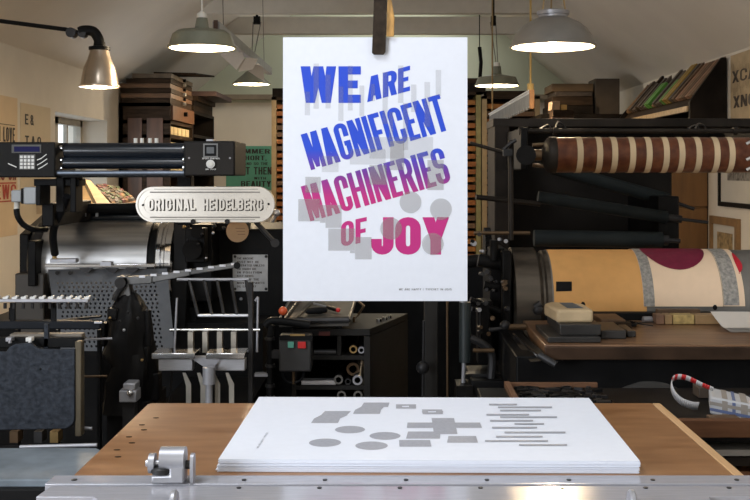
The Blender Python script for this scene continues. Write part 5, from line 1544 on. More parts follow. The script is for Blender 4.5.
for i, (px, py, r_, m_, Y_) in enumerate(((353.3, 349.2, 4.0, BRASS, 3.08), (361.4, 350.0, 3.4, PEWTER, 3.08), (353, 369, 6.5, BRONZE, 3.11), (338.5, 379.6, 4.6, mat('dull_tube_metal', (0.16, 0.155, 0.145), 0.4, 0.5), 3.07), (357.5, 380, 5.0, PEWTER, 3.07), (348, 381.5, 3.2, GUNM, 3.08))):
    c = P(px, py, Y_)
    k = Y_ / 1050
    t = thing('metal_tube', c, tl[i], 'tube', 'tubes in the steel cabinet')
    b = MB().lathe([(r_ * k, 0), (r_ * k, 0.25), (r_ * k * 0.62, 0.25), (r_ * k * 0.62, 0.02)], c, axis='Y', n=24)
    b.build('tube_wall', BLACKM if i in (3, 5) else GUNM, t)
    MB().lathe([(r_ * k * 0.6, 0.0), (r_ * k * 0.6, -0.003), (r_ * k, -0.003), (r_ * k * 1.02, 0.002), (r_ * k, 0.006)], c, axis='Y', n=24).build('end_ring', m_, t)
lower = ('left small tube seen at the very bottom of the cabinet', 'right small tube seen at the very bottom of the cabinet')
for i, (px, py) in enumerate(((341.5, 395.2), (358, 395.2))):
    c = P(px, py, 3.07)
    k = 3.07 / 1050
    t = thing('metal_tube', c, lower[i], 'tube', 'tubes in the steel cabinet')
    MB().lathe([(4.5 * k, 0), (4.5 * k, 0.25), (2.8 * k, 0.25), (2.8 * k, 0.02)], c, axis='Y', n=24).build('tube_wall', GUNM, t)
    MB().lathe([(2.7 * k, 0.0), (2.7 * k, -0.003), (4.5 * k, -0.003), (4.6 * k, 0.002)], c, axis='Y', n=24).build('end_ring', _m['dull_tube_metal'], t)
zz = Z(400.2, 3.07)
MB().box(xa_ + 0.012, xb_ - 0.014, 3.066, 3.379, zz - 0.012, zz).build('shelf', CABM, ck)
tag(MB().cyl((X(314, 3.07), 3.08, Z(352.5, 3.08)), (X(336, 3.07), 3.08, Z(352.5, 3.08)), 0.009).build('steel_bar', GUNM), 'dark round steel bar lying along the upper left cabinet shelf', 'bar')
tag(MB().box(X(301, 3.07), X(336, 3.07), 3.07, 3.11, Z(386, 3.06) + 0.0005, Z(381.2, 3.06)).build('steel_rule', STEEL, None, 0.002), 'flat bright steel bar lying on the lower left cabinet shelf', 'bar')
# sloping tool tray standing on the cabinet
T0, T1, T2, T3 = P(279, 323, 3.02), P(349, 322, 3.02), P(356, 299, 3.36), P(291, 299, 3.36)
tt = thing('tool_tray', (-0.2, 3.1, T0.z - 0.02), 'dark sloping metal tray holding tools on the steel cabinet, under the poster', 'tray')
MB().prism([T0, T1, T2, T3], (0, 0, -0.012)).build('tray_floor', mat('worn_tray_metal', (0.075, 0.070, 0.065), 0.42, 0.4, var=0.35), tt, 0.001)
MB().tube([T0 + Vector((0, 0, 0.006)), T1 + Vector((0, 0, 0.006))], 0.010).tube([T1 + Vector((0, 0, 0.004)), T2 + Vector((0, 0, 0.004))], 0.005).tube([T0 + Vector((0, 0, 0.004)), T3 + Vector((0, 0, 0.004))], 0.006).build('tray_rim', GUNM, tt)
for d in (0.15, 0.85):
    q = T0.lerp(T1, d)
    q2 = T3.lerp(T2, d)
    MB().box(q2.x - 0.008, q2.x + 0.008, q2.y - 0.03, q2.y - 0.01, zs_ + 0.0005, q2.z - 0.013).box(q.x - 0.008, q.x + 0.008, 3.07, 3.09, zs_ + 0.0005, T0.z - 0.004).build('tray_foot', BLACK, tt)


def ontray(u, v, up=0.0):
    p = (T0 * (1 - u) + T1 * u) * (1 - v) + (T3 * (1 - u) + T2 * u) * v
    return p + Vector((0, 0, 0.0005 + up))


b = MB()
n_ = 12
q0, q1 = ontray(0.33, 0.30, 0.010), ontray(0.64, 0.36, 0.010)
b.tube([q0, q0.lerp(q1, 0.1), q0.lerp(q1, 0.4), q0.lerp(q1, 0.75), q0.lerp(q1, 0.95), q1], [0.004, 0.0095, 0.0105, 0.0105, 0.0085, 0.004], n=14)
tag(b.build('brush', RUBBER), 'small black rounded brush lying on the sloping tool tray', 'brush')
q0, q1, q2 = ontray(0.40, 0.66, 0.009), ontray(0.62, 0.50, 0.009), ontray(0.80, 0.36, 0.009)
sdv = thing('screwdriver', q1, 'screwdriver with black handle and red tip lying across the tool tray', 'screwdriver')
MB().cyl(q0, q1, 0.003).build('shank', STEEL, sdv)
MB().tube([q1, q1.lerp(q2, 0.2), q2], [0.004, 0.0065, 0.0065], n=12).build('handle', BLACK, sdv)
MB().ball(q2, 0.0072).build('handle_tip', REDP, sdv)
kn = thing('brass_disc', ontray(0.12, 0.9), 'small tan wooden disc lying at the back of the tool tray beside the red knob', 'disc')
kn.name = 'wooden_disc'
MB().cyl(ontray(0.10, 0.88, 0.0), ontray(0.10, 0.88, 0.012), 0.018).build('body', mat('tan_disc_wood', (0.16, 0.085, 0.045), 0.5), kn, 0.003)
MB().cyl(ontray(0.10, 0.88, 0.012), ontray(0.10, 0.88, 0.018), 0.007).build('hub', BRASS, kn)
b = MB()
for i, (u_, w_) in enumerate(((0.24, 0.05), (0.32, 0.03))):
    pass
tag(MB().prism([ontray(0.16, 0.12, 0.0005), ontray(0.22, 0.12, 0.0005), ontray(0.40, 0.92, 0.0005), ontray(0.34, 0.92, 0.0005)], (0, 0, 0.004)).build('steel_ruler', GUNM), 'dark steel ruler lying diagonally on the left of the tool tray', 'ruler')
tag(MB().tube([P(358, 315, 3.25), P(364, 306, 3.25), P(356, 299.5, 3.25)], 0.004).tube([P(354, 318, 3.2), P(358, 315, 3.25)], 0.004).cyl(P(354, 318, 3.2), Vector((P(354, 318, 3.2).x, 3.2, zs_)), 0.004).build('bent_hook', BRONZE), 'bent brass coloured hook standing at the right end of the tool tray', 'hook')
for i, (px, py) in enumerate(((379, 324), (385, 321), (389, 319.5))):
    Y_ = 3.2 + 0.04 * i
    q = Vector((X(px, Y_), Y_, zs_ + 0.0065))
    o = MB().lathe([(0.004, -0.006), (0.009, -0.006), (0.009, 0.004), (0.004, 0.004), (0.004, -0.006)], q, n=12).build('loose_nut', CHROME)
    tag(o, '%s small bright nut in the row on the cabinet top' % ('leftmost', 'middle', 'rightmost')[i], 'nut', 'nuts on the cabinet top')

# switch post
sp_ = thing('switch_post', (X(270, 2.95), 2.95, 0), 'black post with switch box and red ball knob left of the tool cabinet', 'switch')
Yw2 = 2.95
MB().tube([(X(270, Yw2), Yw2, 0), P(270, 340, Yw2), P(271, 325, Yw2)], 0.010, n=14).build('post', BLACK, sp_)
MB().tube(curve([P(265, 326, Yw2), P(271, 321, Yw2), P(284, 321.5, Yw2), P(310, 325, Yw2)]), 0.011, n=14).build('bracket_tube', BLACK, sp_)
for py, h_ in ((337, 3), (364, 3), (384, 3), (396, 3)):
    MB().cyl(P(270, py, Yw2), P(270, py + h_, Yw2), 0.014).build('collar', GUNM, sp_)
MB().ball(P(283, 311, Yw2), 0.0125, n=20).build('ball_knob', ORANGE, sp_)
MB().cyl(P(283, 314, Yw2), P(283, 321, Yw2), 0.004).build('knob_stem', BLACK, sp_)
MB().tube([P(285, 320, Yw2 + 0.01), P(297, 304, Yw2 + 0.12)], 0.006).build('lever', GUNM, sp_)
sb = MB().box(X(280, Yw2), X(312, Yw2), Yw2 - 0.03, Yw2 + 0.03, Z(370, Yw2), Z(334, Yw2)).build('switch_box', mat('switch_box_black', (0.030, 0.030, 0.031), 0.45), sp_, 0.005)
MB().box(X(279.5, 2.92), X(312.5, 2.92), 2.914, 2.9195, Z(340, 2.92), Z(335, 2.92)).build('box_lid', BLACK, sb)
MB().box(X(290, 2.914), X(305, 2.914), 2.911, 2.9138, Z(335.8, 2.914), Z(333.8, 2.914)).build('brass_label', BRASS, sb)
MB().box(X(288, 2.919), X(294, 2.919), 2.911, 2.919, Z(347.5, 2.919), Z(341.5, 2.919)).build('start_button', GREENP, sb, 0.001)
MB().box(X(298, 2.919), X(306, 2.919), 2.911, 2.919, Z(348, 2.919), Z(341.5, 2.919)).build('stop_button', REDP, sb, 0.001)
MB().box(X(272, Yw2), X(281, Yw2), Yw2 - 0.01, Yw2 + 0.01, Z(358, Yw2), Z(350, Yw2)).build('box_bracket', GUNM, sp_)
MB().tube(curve([P(284, 369, Yw2), P(283, 376, Yw2), P(288, 382, Yw2), P(297, 382, Yw2), P(303, 377, Yw2), P(304, 369, Yw2)]), 0.0035).build('flex', RUBBER, sp_)
MB().cyl(P(293.5, 370, Yw2), P(293.5, 384, Yw2), 0.004).build('conduit', BRONZE, sp_)
MB().box(X(255, Yw2), X(268, Yw2), Yw2 - 0.01, Yw2 + 0.015, Z(376, Yw2), Z(373, Yw2)).build('side_tab', PEWTER, sp_)

# ================================================================== RIGHT PROOFING PRESS
rp_ = thing('proof_press', (0.75, 3.2, 0), 'large black proofing press with striped leather roller and paper wrapped cylinder on the right', 'press')
Yd_ = 3.30
zd_ = 0.86
RD = 0.17
# hood plate behind the rollers
MB().box(X(500, 3.9), X(672, 3.9), 3.90, 3.97, Z(262, 3.9), Z(119, 3.9)).build('back_hood', IRON, rp_, 0.004)
MB().box(X(672, 3.9), X(800, 3.9), 3.90, 3.97, Z(170, 3.9), Z(119, 3.9)).build('hood_extension', IRON, rp_, 0.004)
MB().box(X(491, 3.8), X(805, 3.8), 3.72, 3.98, Z(128, 3.8), Z(119.5, 3.8)).build('hood_top', IRON2, rp_, 0.004)
MB().box(X(494, 3.7), X(509, 3.7), 3.68, 3.95, 0.3, Z(126, 3.7)).build('hood_post', mat('brown_iron_post', (0.016, 0.012, 0.009), 0.55, 0.0, spec=0.12, var=0.35), rp_, 0.004)
MB().box(X(790, 3.9), X(810, 3.9), 3.75, 3.97, 0, Z(170, 3.9)).build('far_post', IRON, rp_, 0.004)
# rod in front of the hood
MB().cyl(P(519, 131, 3.3), P(760, 131, 3.3), 0.0075).build('front_rod', IRON2, rp_)
for px in (521, 526, 555, 735):
    MB().cyl(P(px - 2, 131, 3.3), P(px + 2, 131, 3.3), 0.013).build('rod_collar', IRON2, rp_)
for px in (520, 752):
    MB().box(X(px, 3.3), X(px + 7, 3.3), 3.28, 3.75, Z(170, 3.3), Z(128, 3.3)).build('roller_bracket', BLACKM, rp_, 0.004)
for px, py in ((545, 127), (560, 122), (693, 127), (700, 124)):
    MB().tube(curve([P(px - 5, 129, 3.4), P(px - 2, py, 3.5), P(px + 3, 125, 3.6), P(px + 6, 129, 3.6)]), 0.003).build('wire_loop', GUNM, rp_)
# striped leather roller
Yl2 = 3.2
zl2 = Z(155, Yl2)
RL = 17.6 * Yl2 / 1050
xl0, xl1 = X(551, Yl2), X(748, Yl2)
lr = MB().cyl((xl0, Yl2, zl2), (xl1, Yl2, zl2), RL, n=56).build('leather_roller', COPPER, rp_, label='oxblood leather roller with cream bands')
for px in (580, 599.5, 614.5, 632.5, 648.8, 666, 681.5, 698.5, 716.5, 731.5):
    xs = X(px, Yl2 - RL * 0.8)
    n_ = 48
    b = MB()
    vs, fs = [], []
    for i in range(n_ + 1):
        a_ = 2 * PI * i / n_ + PI
        sl = 0.004 * (i / n_ - 0.5)
        for dx_ in (-0.0088, 0.0088):
            vs.append((xs + dx_ + sl, Yl2 - (RL + 0.0012) * math.cos(a_), zl2 + (RL + 0.0012) * math.sin(a_)))
    fs = [(2 * i, 2 * i + 1, 2 * i + 3, 2 * i + 2) for i in range(n_)]
    b._add(vs, fs, 0)
    b.build('cream_band', CREAM, lr)
MB().lathe([(0.005, -0.03), (RL * 0.75, -0.02), (RL * 0.95, -0.012), (RL * 1.04, -0.004), (RL * 1.04, 0.012), (RL, 0.014)], (xl0, Yl2, zl2), axis='X', n=40).build('end_cap', IRON2, lr)
MB().cyl((xl0 - 0.03, Yl2, zl2), (xl0 - 0.062, Yl2, zl2), 0.017).cyl((xl0 - 0.062, Yl2, zl2), (xl0 - 0.105, Yl2, zl2), 0.010).build('roller_spindle', BRONZE, lr)
MB().cyl((xl0 - 0.055, Yl2 + 0.01, zl2 - 0.03), (xl0 - 0.01, Yl2 + 0.01, zl2 - 0.035), 0.006).cyl((xl0 - 0.055, Yl2 + 0.01, zl2 + 0.03), (xl0 - 0.01, Yl2 + 0.01, zl2 + 0.033), 0.006).build('tie_rods', BRONZE, lr)
MB().cyl((xl1, Yl2, zl2), (xl1 + 0.04, Yl2, zl2), 0.03).build('right_end_cap', BLACKM, lr)
for py in (144, 160, 170):
    MB().cyl(P(746, py, 3.12), P(752, py - 3, 3.12), 0.005).build('bright_pin', CHROME, lr)
MB().cyl(P(526, 155, 3.3), P(526, 155, 3.16), 0.03).build('spindle_bearing', BLACKM, rp_)
# three dark rollers
for a_, b_, r_, Ya2, sh_ in (((553, 168), (668, 200), 6.6, 3.6, (694, 209)), ((538, 197), (667, 217.5), 6.2, 3.45, (708, 222.5)), ((534, 238), (662, 240), 8.2, 3.42, (680, 241))):
    k = Ya2 / 1050
    ro = MB().cyl(P(*a_, Ya2), P(*b_, Ya2), r_ * k, n=28).build('rubber_roller', GREENBLK, rp_)
    d = (P(*sh_, Ya2) - P(*b_, Ya2))
    MB().cyl(P(*b_, Ya2), P(*b_, Ya2) + d * 0.35, r_ * k * 0.62).cyl(P(*b_, Ya2) + d * 0.35, P(*sh_, Ya2), r_ * k * 0.28).build('roller_shaft', GUNM, ro)
MB().box(X(655, 3.5), X(676, 3.5), 3.46, 3.9, Z(250, 3.5), Z(196, 3.5)).build('roller_end_frame', BLACKM, rp_, 0.004)
MB().cyl(P(476, 197, 3.4), P(540, 204, 3.44), 0.0085).build('long_rod', IRON2, rp_)
MB().cyl(P(470, 143, 3.35), P(506, 153, 3.35), 0.006).build('short_rod', IRON2, rp_)
MB().cyl(P(511, 140, 3.3), P(511, 240, 3.3), 0.0085).build('upright_rod', IRON2, rp_)
MB().tube([P(503, 150, 3.28), P(511, 143, 3.28), P(516, 140, 3.28)], 0.006).box(X(503, 3.28), X(512, 3.28), 3.265, 3.295, Z(156, 3.28), Z(149, 3.28)).build('rod_clamp', GUNM, rp_)
MB().cyl(P(474, 233, 3.3), P(530, 233, 3.3), 0.006).build('cross_rod', BRONZE, rp_)
# drum with its collar
x0_, x1_, x2_ = X(510, 3.25), X(539, 3.25), X(547, 3.25)
dr = MB().cyl((x2_, Yd_, zd_), (1.30, Yd_, zd_), RD, n=72).build('print_cylinder', mat('grey_cylinder_iron', (0.20, 0.19, 0.175), 0.45, 0.4), rp_)
MB().lathe([(0.03, 0), (RD - 0.004, 0), (RD + 0.008, 0.006), (RD + 0.008, x1_ - x0_ - 0.012), (RD, x1_ - x0_ - 0.006), (RD - 0.008, x1_ - x0_), (RD - 0.008, x1_ - x0_ + 0.006), (RD - 0.001, x1_ - x0_ + 0.012), (RD - 0.001, x2_ - x0_ + 0.004)], (x0_, Yd_, zd_), axis='X', n=72).build('cylinder_collar', mat('burnished_collar_iron', (0.10, 0.083, 0.066), 0.33, 0.7, var=0.25, scale=5, stretch=(1, 7, 7)), dr)


def drum(x, a, r):
    return Vector((x, Yd_ - r * math.cos(a), zd_ + r * math.sin(a)))


def wrap(b_, xa_, xb2_, a0, a1, r, mi=0, nu=4, nv=28):
    sheet(b_, lambda u, v: drum(xa_ + (xb2_ - xa_) * u, a0 + (a1 - a0) * v, r), nu, nv, mi)


b = MB()
xk1 = X(646, 3.14)
wrap(b, x2_ + 0.004, xk1, -0.5, 3.3, RD + 0.0012)
kr = b.build('kraft_wrap', KRAFT, dr, label='kraft paper wrapped around the cylinder')
aa = lambda py: (lambda s: s)(py)


def drum_hit(px, py, r):
    """the point of the drum surface seen at (px, py)"""
    d = Vector(((px - 390) / 1050, 1, -(py - 172) / 1050))
    oy, oz = -Yd_, 1.275 - zd_
    A_ = d.y ** 2 + d.z ** 2
    B_ = 2 * (oy * d.y + oz * d.z)
    C_ = oy * oy + oz * oz - r * r
    disc = B_ * B_ - 4 * A_ * C_
    t_ = (-B_ - math.sqrt(max(disc, 0))) / (2 * A_)
    p = d * t_
    return p.x, math.atan2(p.z + 1.275 - zd_, Yd_ - p.y)


def drum_patch(b_, corners, r, mi, n=14):
    """corners TL TR BR BL in the photograph, curved over the drum"""
    q = [drum_hit(px, py, r) for px, py in corners]

    def f_(u, v):
        t_ = [q[0][i] * (1 - u) + q[1][i] * u for i in (0, 1)]
        s2 = [q[3][i] * (1 - u) + q[2][i] * u for i in (0, 1)]
        return drum(t_[0] * (1 - v) + s2[0] * v, t_[1] * (1 - v) + s2[1] * v, r)
    sheet(b_, f_, n, n, mi)


b = MB()
drum_patch(b, ((556, 281.5), (571.8, 281.5), (571.8, 291), (556, 291.5)), RD + 0.002, 0)
b.build('black_tape', BLACK, kr)


def print_sheet(name_label, xa_, xb2_, a0, parts):
    b_ = MB()
    wrap(b_, xa_, xb2_, a0, 2.6, RD + 0.003, 0, 6, 30)
    for fn in parts:
        fn(b_)
    return tag(b_.build('art_print', [PAPERW, INKMID, INKRED, INKRED2]), name_label, 'print')


xs1, xs2, xs3 = X(643.5, 3.13), X(723, 3.13), X(745, 3.13)
a_low = drum_hit(680, 306.5, RD)[1]
a_low = max(a_low, 0.06)


def bar1(b_):
    wrap(b_, xs1 + 0.0008, xs1 + 0.033, a_low + 0.004, 2.0, RD + 0.004, 1, 2, 24)


def disc1(b_):
    cx, cs = X(673, 3.25), drum_hit(676, 270.5, RD)[1] + 0.110 / RD
    vs = [drum(cx, cs, RD + 0.0045)]
    fs = []
    rings, nn = 8, 40
    rad = 0.110
    for j in range(1, rings + 1):
        for i in range(nn):
            t_ = 2 * PI * i / nn
            rr_ = rad * j / rings
            vs.append(drum(cx + rr_ * 0.88 * math.cos(t_), cs + rr_ * math.sin(t_) / RD, RD + 0.0045))
    for i in range(nn):
        fs.append((0, 1 + i, 1 + (i + 1) % nn))
    for j in range(rings - 1):
        for i in range(nn):
            a2 = 1 + j * nn
            fs.append((a2 + i, a2 + nn + i, a2 + nn + (i + 1) % nn, a2 + (i + 1) % nn))
    b_._add(vs, fs, 2)


print_sheet('cream print with large dark red disc wrapped on the cylinder of the right press', xs1, xs2, a_low, (bar1, disc1))


def bar2(b_):
    wrap(b_, xs2 + 0.002, xs2 + 0.048, a_low + 0.02, 2.0, RD + 0.004, 1, 2, 24)


def disc2(b_):
    pts = []
    for i in range(15):
        t_ = i / 14
        pts.append((732 + 8 * math.sin(t_ * PI) ** 0.7 * (0.5 + 0.5 * t_) + 6 * t_, 254 + 20 * t_))
    inner = [(731.5 + 8.0 * t_ ** 1.2, 254.5 + 20 * t_) for t_ in [i / 14 for i in range(15)]]
    for i in range(14):
        q = [drum_hit(*p_, RD) for p_ in (pts[i], pts[i + 1], inner[i + 1], inner[i])]
        b_.poly([drum(x_, a2, RD + 0.0045) for x_, a2 in q], 3)


print_sheet('cream print with bright red crescent and grey bar at the right end of the cylinder', xs2 + 0.0012, xs3, a_low + 0.005, (bar2, disc2))
# frame and cluttered mechanism at the drum's left end
MB().box(X(500, 3.2), X(509.5, 3.2), 3.14, 3.45, 0, Z(250, 3.2)).build('end_frame', BLACKM, rp_, 0.006)
b = MB().box(X(487, 3.3), X(501, 3.3), 3.2, 3.45, 0.7, Z(246, 3.3)).box(X(476, 3.2), X(490, 3.2), 3.12, 3.2, Z(360, 3.2), Z(298, 3.2)).cyl(P(478, 260, 3.2), P(500, 264, 3.2), 0.02).cyl(P(484, 285, 3.15), P(498, 288, 3.15), 0.013)
b.cyl(P(470, 300, 3.1), P(500, 312, 3.12), 0.010).cyl(P(494, 240, 3.18), P(494, 260, 3.18), 0.013).cyl(P(466, 262, 3.3), P(500, 258, 3.3), 0.02).box(X(480, 3.1), X(489, 3.1), 3.08, 3.12, Z(340, 3.1), Z(302, 3.1))
mc = b.build('linkage', BLACKM, rp_, 0.003)
b = MB()
GW = P(484, 247, 3.35)
nT = 28
pts = []
for i in range(nT * 2):
    rr_ = 0.062 if i % 2 else 0.055
    a_ = PI * i / nT
    pts.append((GW.x, GW.y + rr_ * math.cos(a_), GW.z + rr_ * math.sin(a_)))
b.prism(pts, (0.02, 0, 0))
b.build('gear_wheel', BLACKM, rp_)
random.seed(21)
for i in range(26):
    px, py = random.uniform(472, 506), random.uniform(234, 335)
    MB().cyl(P(px, py, 3.12), P(px + random.uniform(-3, 3), py, 3.075), random.uniform(0.0035, 0.008), n=10).build('bolt', random.choice((GUNM, GUNM, BRONZE, PEWTER, BLACKM)), rp_)
MB().cyl(P(489, 330, 2.98), P(512, 327, 2.98), 0.006).ball(P(505, 325.5, 2.98), 0.015).build('handle_ball', GUNM, rp_)
MB().cyl(P(508, 327, 2.98), P(526, 327, 2.98), 0.009).build('handle_rod', BRONZE, rp_)
MB().cyl(P(535, 308, 3.05), P(541, 304, 3.05), 0.012).ball(P(538, 310, 3.05), 0.016).build('lock_knob', GUNM, rp_)
b = MB().cyl(P(465, 302, 3.0), P(465, 362, 3.0), 0.017).build('green_black_column', mat('green_black_paint', (0.022, 0.03, 0.032), 0.4), rp_)
MB().cyl(P(464, 362, 3.0), P(463, 385, 3.0), 0.006).build('column_rod', PEWTER, rp_)
MB().cyl(P(463, 296, 3.0), P(463, 302, 3.0), 0.011).build('column_cap', PEWTER, rp_)
MB().box(X(456, 2.98), X(472, 2.98), 2.95, 3.05, 0, Z(384, 2.98)).build('column_foot', BLACKM, rp_)
MB().cyl(P(473, 350.5, 2.95), P(494, 350.5, 2.95), 0.006).build('bronze_lever', BRONZE, rp_)
MB().tube(curve([P(470, 338, 3.0), P(484, 345, 3.0), P(492, 356, 3.0), P(491, 380, 3.0)]), 0.012).build('curved_strut', GUNM, rp_)
MB().box(X(470, 3.0), X(508, 3.0), 2.96, 3.2, 0, Z(378, 3.0)).build('lower_frame', BLACK, rp_, 0.004)
MB().box(X(463, 3.05), X(500, 3.05), 3.02, 3.06, Z(376, 3.05), Z(372, 3.05)).build('lower_bar', GUNM, rp_)
# bed: wood table with a black metal end
ZB = 0.84
MB().box(X(545, 2.64), 1.30, 2.642, 3.08, ZB - 0.034, ZB).build('wooden_bed', WOODB, rp_, 0.003)
MB().box(X(545, 2.63), 1.30, 2.630, 2.6415, ZB - 0.036, ZB - 0.004).build('shaded_bed_front', mat('shaded_edge_wood', (0.040, 0.022, 0.013), 0.5, spec=0.2, var=0.4, scale=9), rp_, 0.002)  # dark strip added so the bed's front face looks shaded
MB().box(X(318, 4.2), X(505, 4.2), 4.2, 4.6, 0, Z(264, 4.2)).build('added_dark_box', BLACK, rp_, 0.004)  # black box added to darken the gap seen below the poster
MB().box(X(518, 2.64), 1.30, 2.68, 3.12, 0.62, ZB - 0.035).build('bed_rail', BLACK, rp_, 0.004)
MB().prism([P(522, 327, 3.05), P(536, 327, 3.05), P(563, 345, 2.66), P(563, 354, 2.66), P(552, 363, 2.62), P(524, 335, 3.0)], (0.03, 0.02, 0)).build('bed_bracket', GUNM, rp_, 0.004)
MB().prism([P(510, 334, 2.98), P(517, 331, 2.98), P(544, 352, 2.64), P(541, 362, 2.64), P(530, 362, 2.64)], (0, 0.05, 0)).build('sloping_guard', BLACKM, rp_, 0.004)
MB().tube([P(514, 335, 2.93), P(538, 356, 2.62)], 0.0045).build('bright_edge', CHROME, rp_)
MB().cyl(P(539, 355, 2.62), P(556, 365, 2.6), 0.009).build('spindle', GUNM, rp_)
for x_ in (X(555, 2.75), 1.2):
    MB().box(x_, x_ + 0.06, 2.75, 2.82, 0, 0.619).build('bed_leg', BLACK, rp_)
MB().box(0.50, 1.30, 3.15, 3.6, 0.0, 0.62).build('base', BLACK, rp_)
MB().box(X(545, 3.1), 1.30, 3.085, 3.115, ZB - 0.03, ZB + 0.022).build('sheet_rest', BLACK, rp_, 0.003)
for px, py in ((583, 303), (715, 306)):
    MB().cyl(P(px, py + 4, 3.09), P(px, py - 1, 3.09), 0.004).ball(P(px, py + 1.5, 3.09), 0.007).build('sheet_gripper', BLACK, rp_)

# things on the bed of the right press
FUR = mat('black_furniture_wood', (0.028, 0.026, 0.025), 0.4, 0.1, var=0.3)
zf2 = ZB + 0.0008


def bedbox(name, xa_, xb2_, ya_, yb2_, z0_, z1_, m_, lab_, cat, grp=None, bev=0.002):
    return tag(MB().box(xa_, xb2_, ya_, yb2_, z0_, z1_).build(name, m_, None, bev), lab_, cat, grp)


G1 = 'black furniture blocks on the press bed'
bedbox('furniture_block', X(548, 2.67), X(601, 2.67), 2.67, 2.90, zf2, zf2 + 0.014, FUR, 'lowest long black block at the left end of the wooden press bed', 'block', G1)
bedbox('furniture_block', X(560, 2.70), X(601, 2.70), 2.70, 2.92, zf2 + 0.0145, zf2 + 0.042, FUR, 'taller black block on the lowest one, under the wrapped parcel', 'block', G1)
bedbox('furniture_block', X(601, 2.72) + 0.002, X(627, 2.72), 2.73, 2.89, zf2, zf2 + 0.022, FUR, 'middle black block right of the pile under the parcel', 'block', G1)
bedbox('furniture_block', X(627, 2.76) + 0.002, X(636, 2.76), 2.76, 2.88, zf2, zf2 + 0.016, FUR, 'short rightmost black block on the press bed', 'block', G1)
bedbox('wood_slip', X(600, 2.95), X(624, 2.95), 2.93, 3.06, zf2, zf2 + 0.022, WOODM, 'thin brown wooden slip behind the middle black block', 'slip')
bedbox('wood_slip', X(596, 2.95), X(628, 2.95), 2.905, 2.928, zf2, zf2 + 0.017, WOODD, 'narrow dark wooden slip just behind the middle black block', 'slip')
zp = zf2 + 0.0426
pc = thing('wrapped_parcel', (X(568, 2.85), 2.82, zp), 'beige paper parcel with dark label on the black blocks of the right press', 'parcel')
b = MB().prism([(X(556, 2.74), 2.725, zp), (X(592.5, 2.74), 2.725, zp), (X(592, 2.74), 2.85, zp), (X(553, 2.85), 2.90, zp), (X(545, 2.85), 2.86, zp)], (0, 0, 0.034))
b.build('parcel_body', PARCEL, pc, 0.007)
b = MB().prism([(X(567, 2.76), 2.755, zp + 0.0345), (X(583, 2.76), 2.755, zp + 0.0345), (X(574, 2.84), 2.865, zp + 0.0345), (X(561, 2.84), 2.865, zp + 0.0345)], (0, 0, 0.0008))
b.build('label', LABELB, pc)
# row of wooden blocks and tools along the back of the bed
xs_ = (X(655, 3.0), X(664, 3.0), X(672, 3.0), X(694, 3.0), X(720, 3.0))
lb = ('small dark brown wood block, leftmost in the row along the back of the press bed', 'narrow brown wood block, second in the row along the back of the press bed', 'gold toned wood block with carved face in the row along the press bed', 'long plain brown wood block at the right end of the row on the press bed')
ms = (mat('rusty_block', (0.16, 0.085, 0.05), 0.6, var=0.3), mat('tan_block', (0.26, 0.165, 0.075), 0.6, var=0.2), mat('gold_block', (0.37, 0.26, 0.095), 0.55, var=0.35, scale=70, bump=0.3), mat('brown_block', (0.28, 0.17, 0.075), 0.6, var=0.2))
for i in range(4):
    bedbox('wood_block', xs_[i] + 0.001, xs_[i + 1] - 0.001, 2.99, 3.035, zf2, zf2 + 0.027, ms[i], lb[i], 'block', 'wood blocks along the press bed')
bedbox('wood_strip', X(657, 3.05), X(700, 3.05), 3.045, 3.07, zf2, zf2 + 0.035, WOODM, 'brown wooden strip standing behind the gold toned block', 'strip')
sh = thing('scissors', (X(638, 2.97), 2.97, zf2), 'dark scissors lying open on the wooden press bed', 'scissors')
zs2 = zf2 + 0.004
MB().prism([(X(637, 2.97), 2.965, zs2), (X(652, 2.94), 2.925, zs2), (X(638, 2.97), 2.975, zs2)], (0, 0, 0.003)).prism([(X(637, 2.97), 2.97, zs2 + 0.003), (X(653, 2.99), 2.98, zs2 + 0.003), (X(638, 2.97), 2.962, zs2 + 0.003)], (0, 0, 0.003)).build('blades', GUNM, sh)
for yy in (2.94, 3.0):
    c = Vector((X(626, 2.97), yy, zs2 + 0.002))
    MB().tube([c + Vector((0.02 * math.cos(2 * PI * i / 16), 0.012 * math.sin(2 * PI * i / 16), 0)) for i in range(17)], 0.004).tube([c + Vector((0.018, 0, 0)), Vector((X(637, 2.97), 2.97, zs2 + 0.003))], 0.004).build('finger_ring', BLACK, sh)
b = MB()
bl = [(X(641, 3.02), 3.02), (X(650, 3.02), 3.015)]
tag(MB().cyl((X(643, 3.03), 3.03, zf2 + 0.0085), (X(652, 3.03), 3.035, zf2 + 0.0085), 0.0085).build('tape_roll', PEWTER), 'small grey roll lying between the scissors and the row of wood blocks', 'roll')
tag(MB().ball((X(727, 2.95), 2.95, zf2 + 0.010), 0.010).build('glass_marble', STEEL), 'small bright metal ball on the bed beside the loose white sheets', 'ball')
for i in range(4):
    dz2 = 0.0012 + i * 0.006
    xa_, ya_ = X(716 - i * 1.5, 2.97), 2.97 + 0.004 * i

    def shf(u, v, i=i, xa_=xa_, ya_=ya_):
        p = Vector((xa_ + 0.42 * u, ya_ - 0.13 * v + 0.04 * u, zf2 + 0.0012 + i * 0.003))
        lift = (0.022 + 0.002 * i) * max(0, 1 - v * 1.15) ** 1.2 * (1 - 0.25 * u)
        return p + Vector((0, 0, lift))
    o = grid('loose_sheet', mat('cool_white_sheet', (0.62, 0.58, 0.53), 0.8, var=0.03), shf, 10, 10, None)
    tag(o, ('lowest', 'second lowest', 'third', 'topmost')[i] + ' curled white sheet of the loose pile on the press bed', 'paper', 'loose sheets on the press bed')

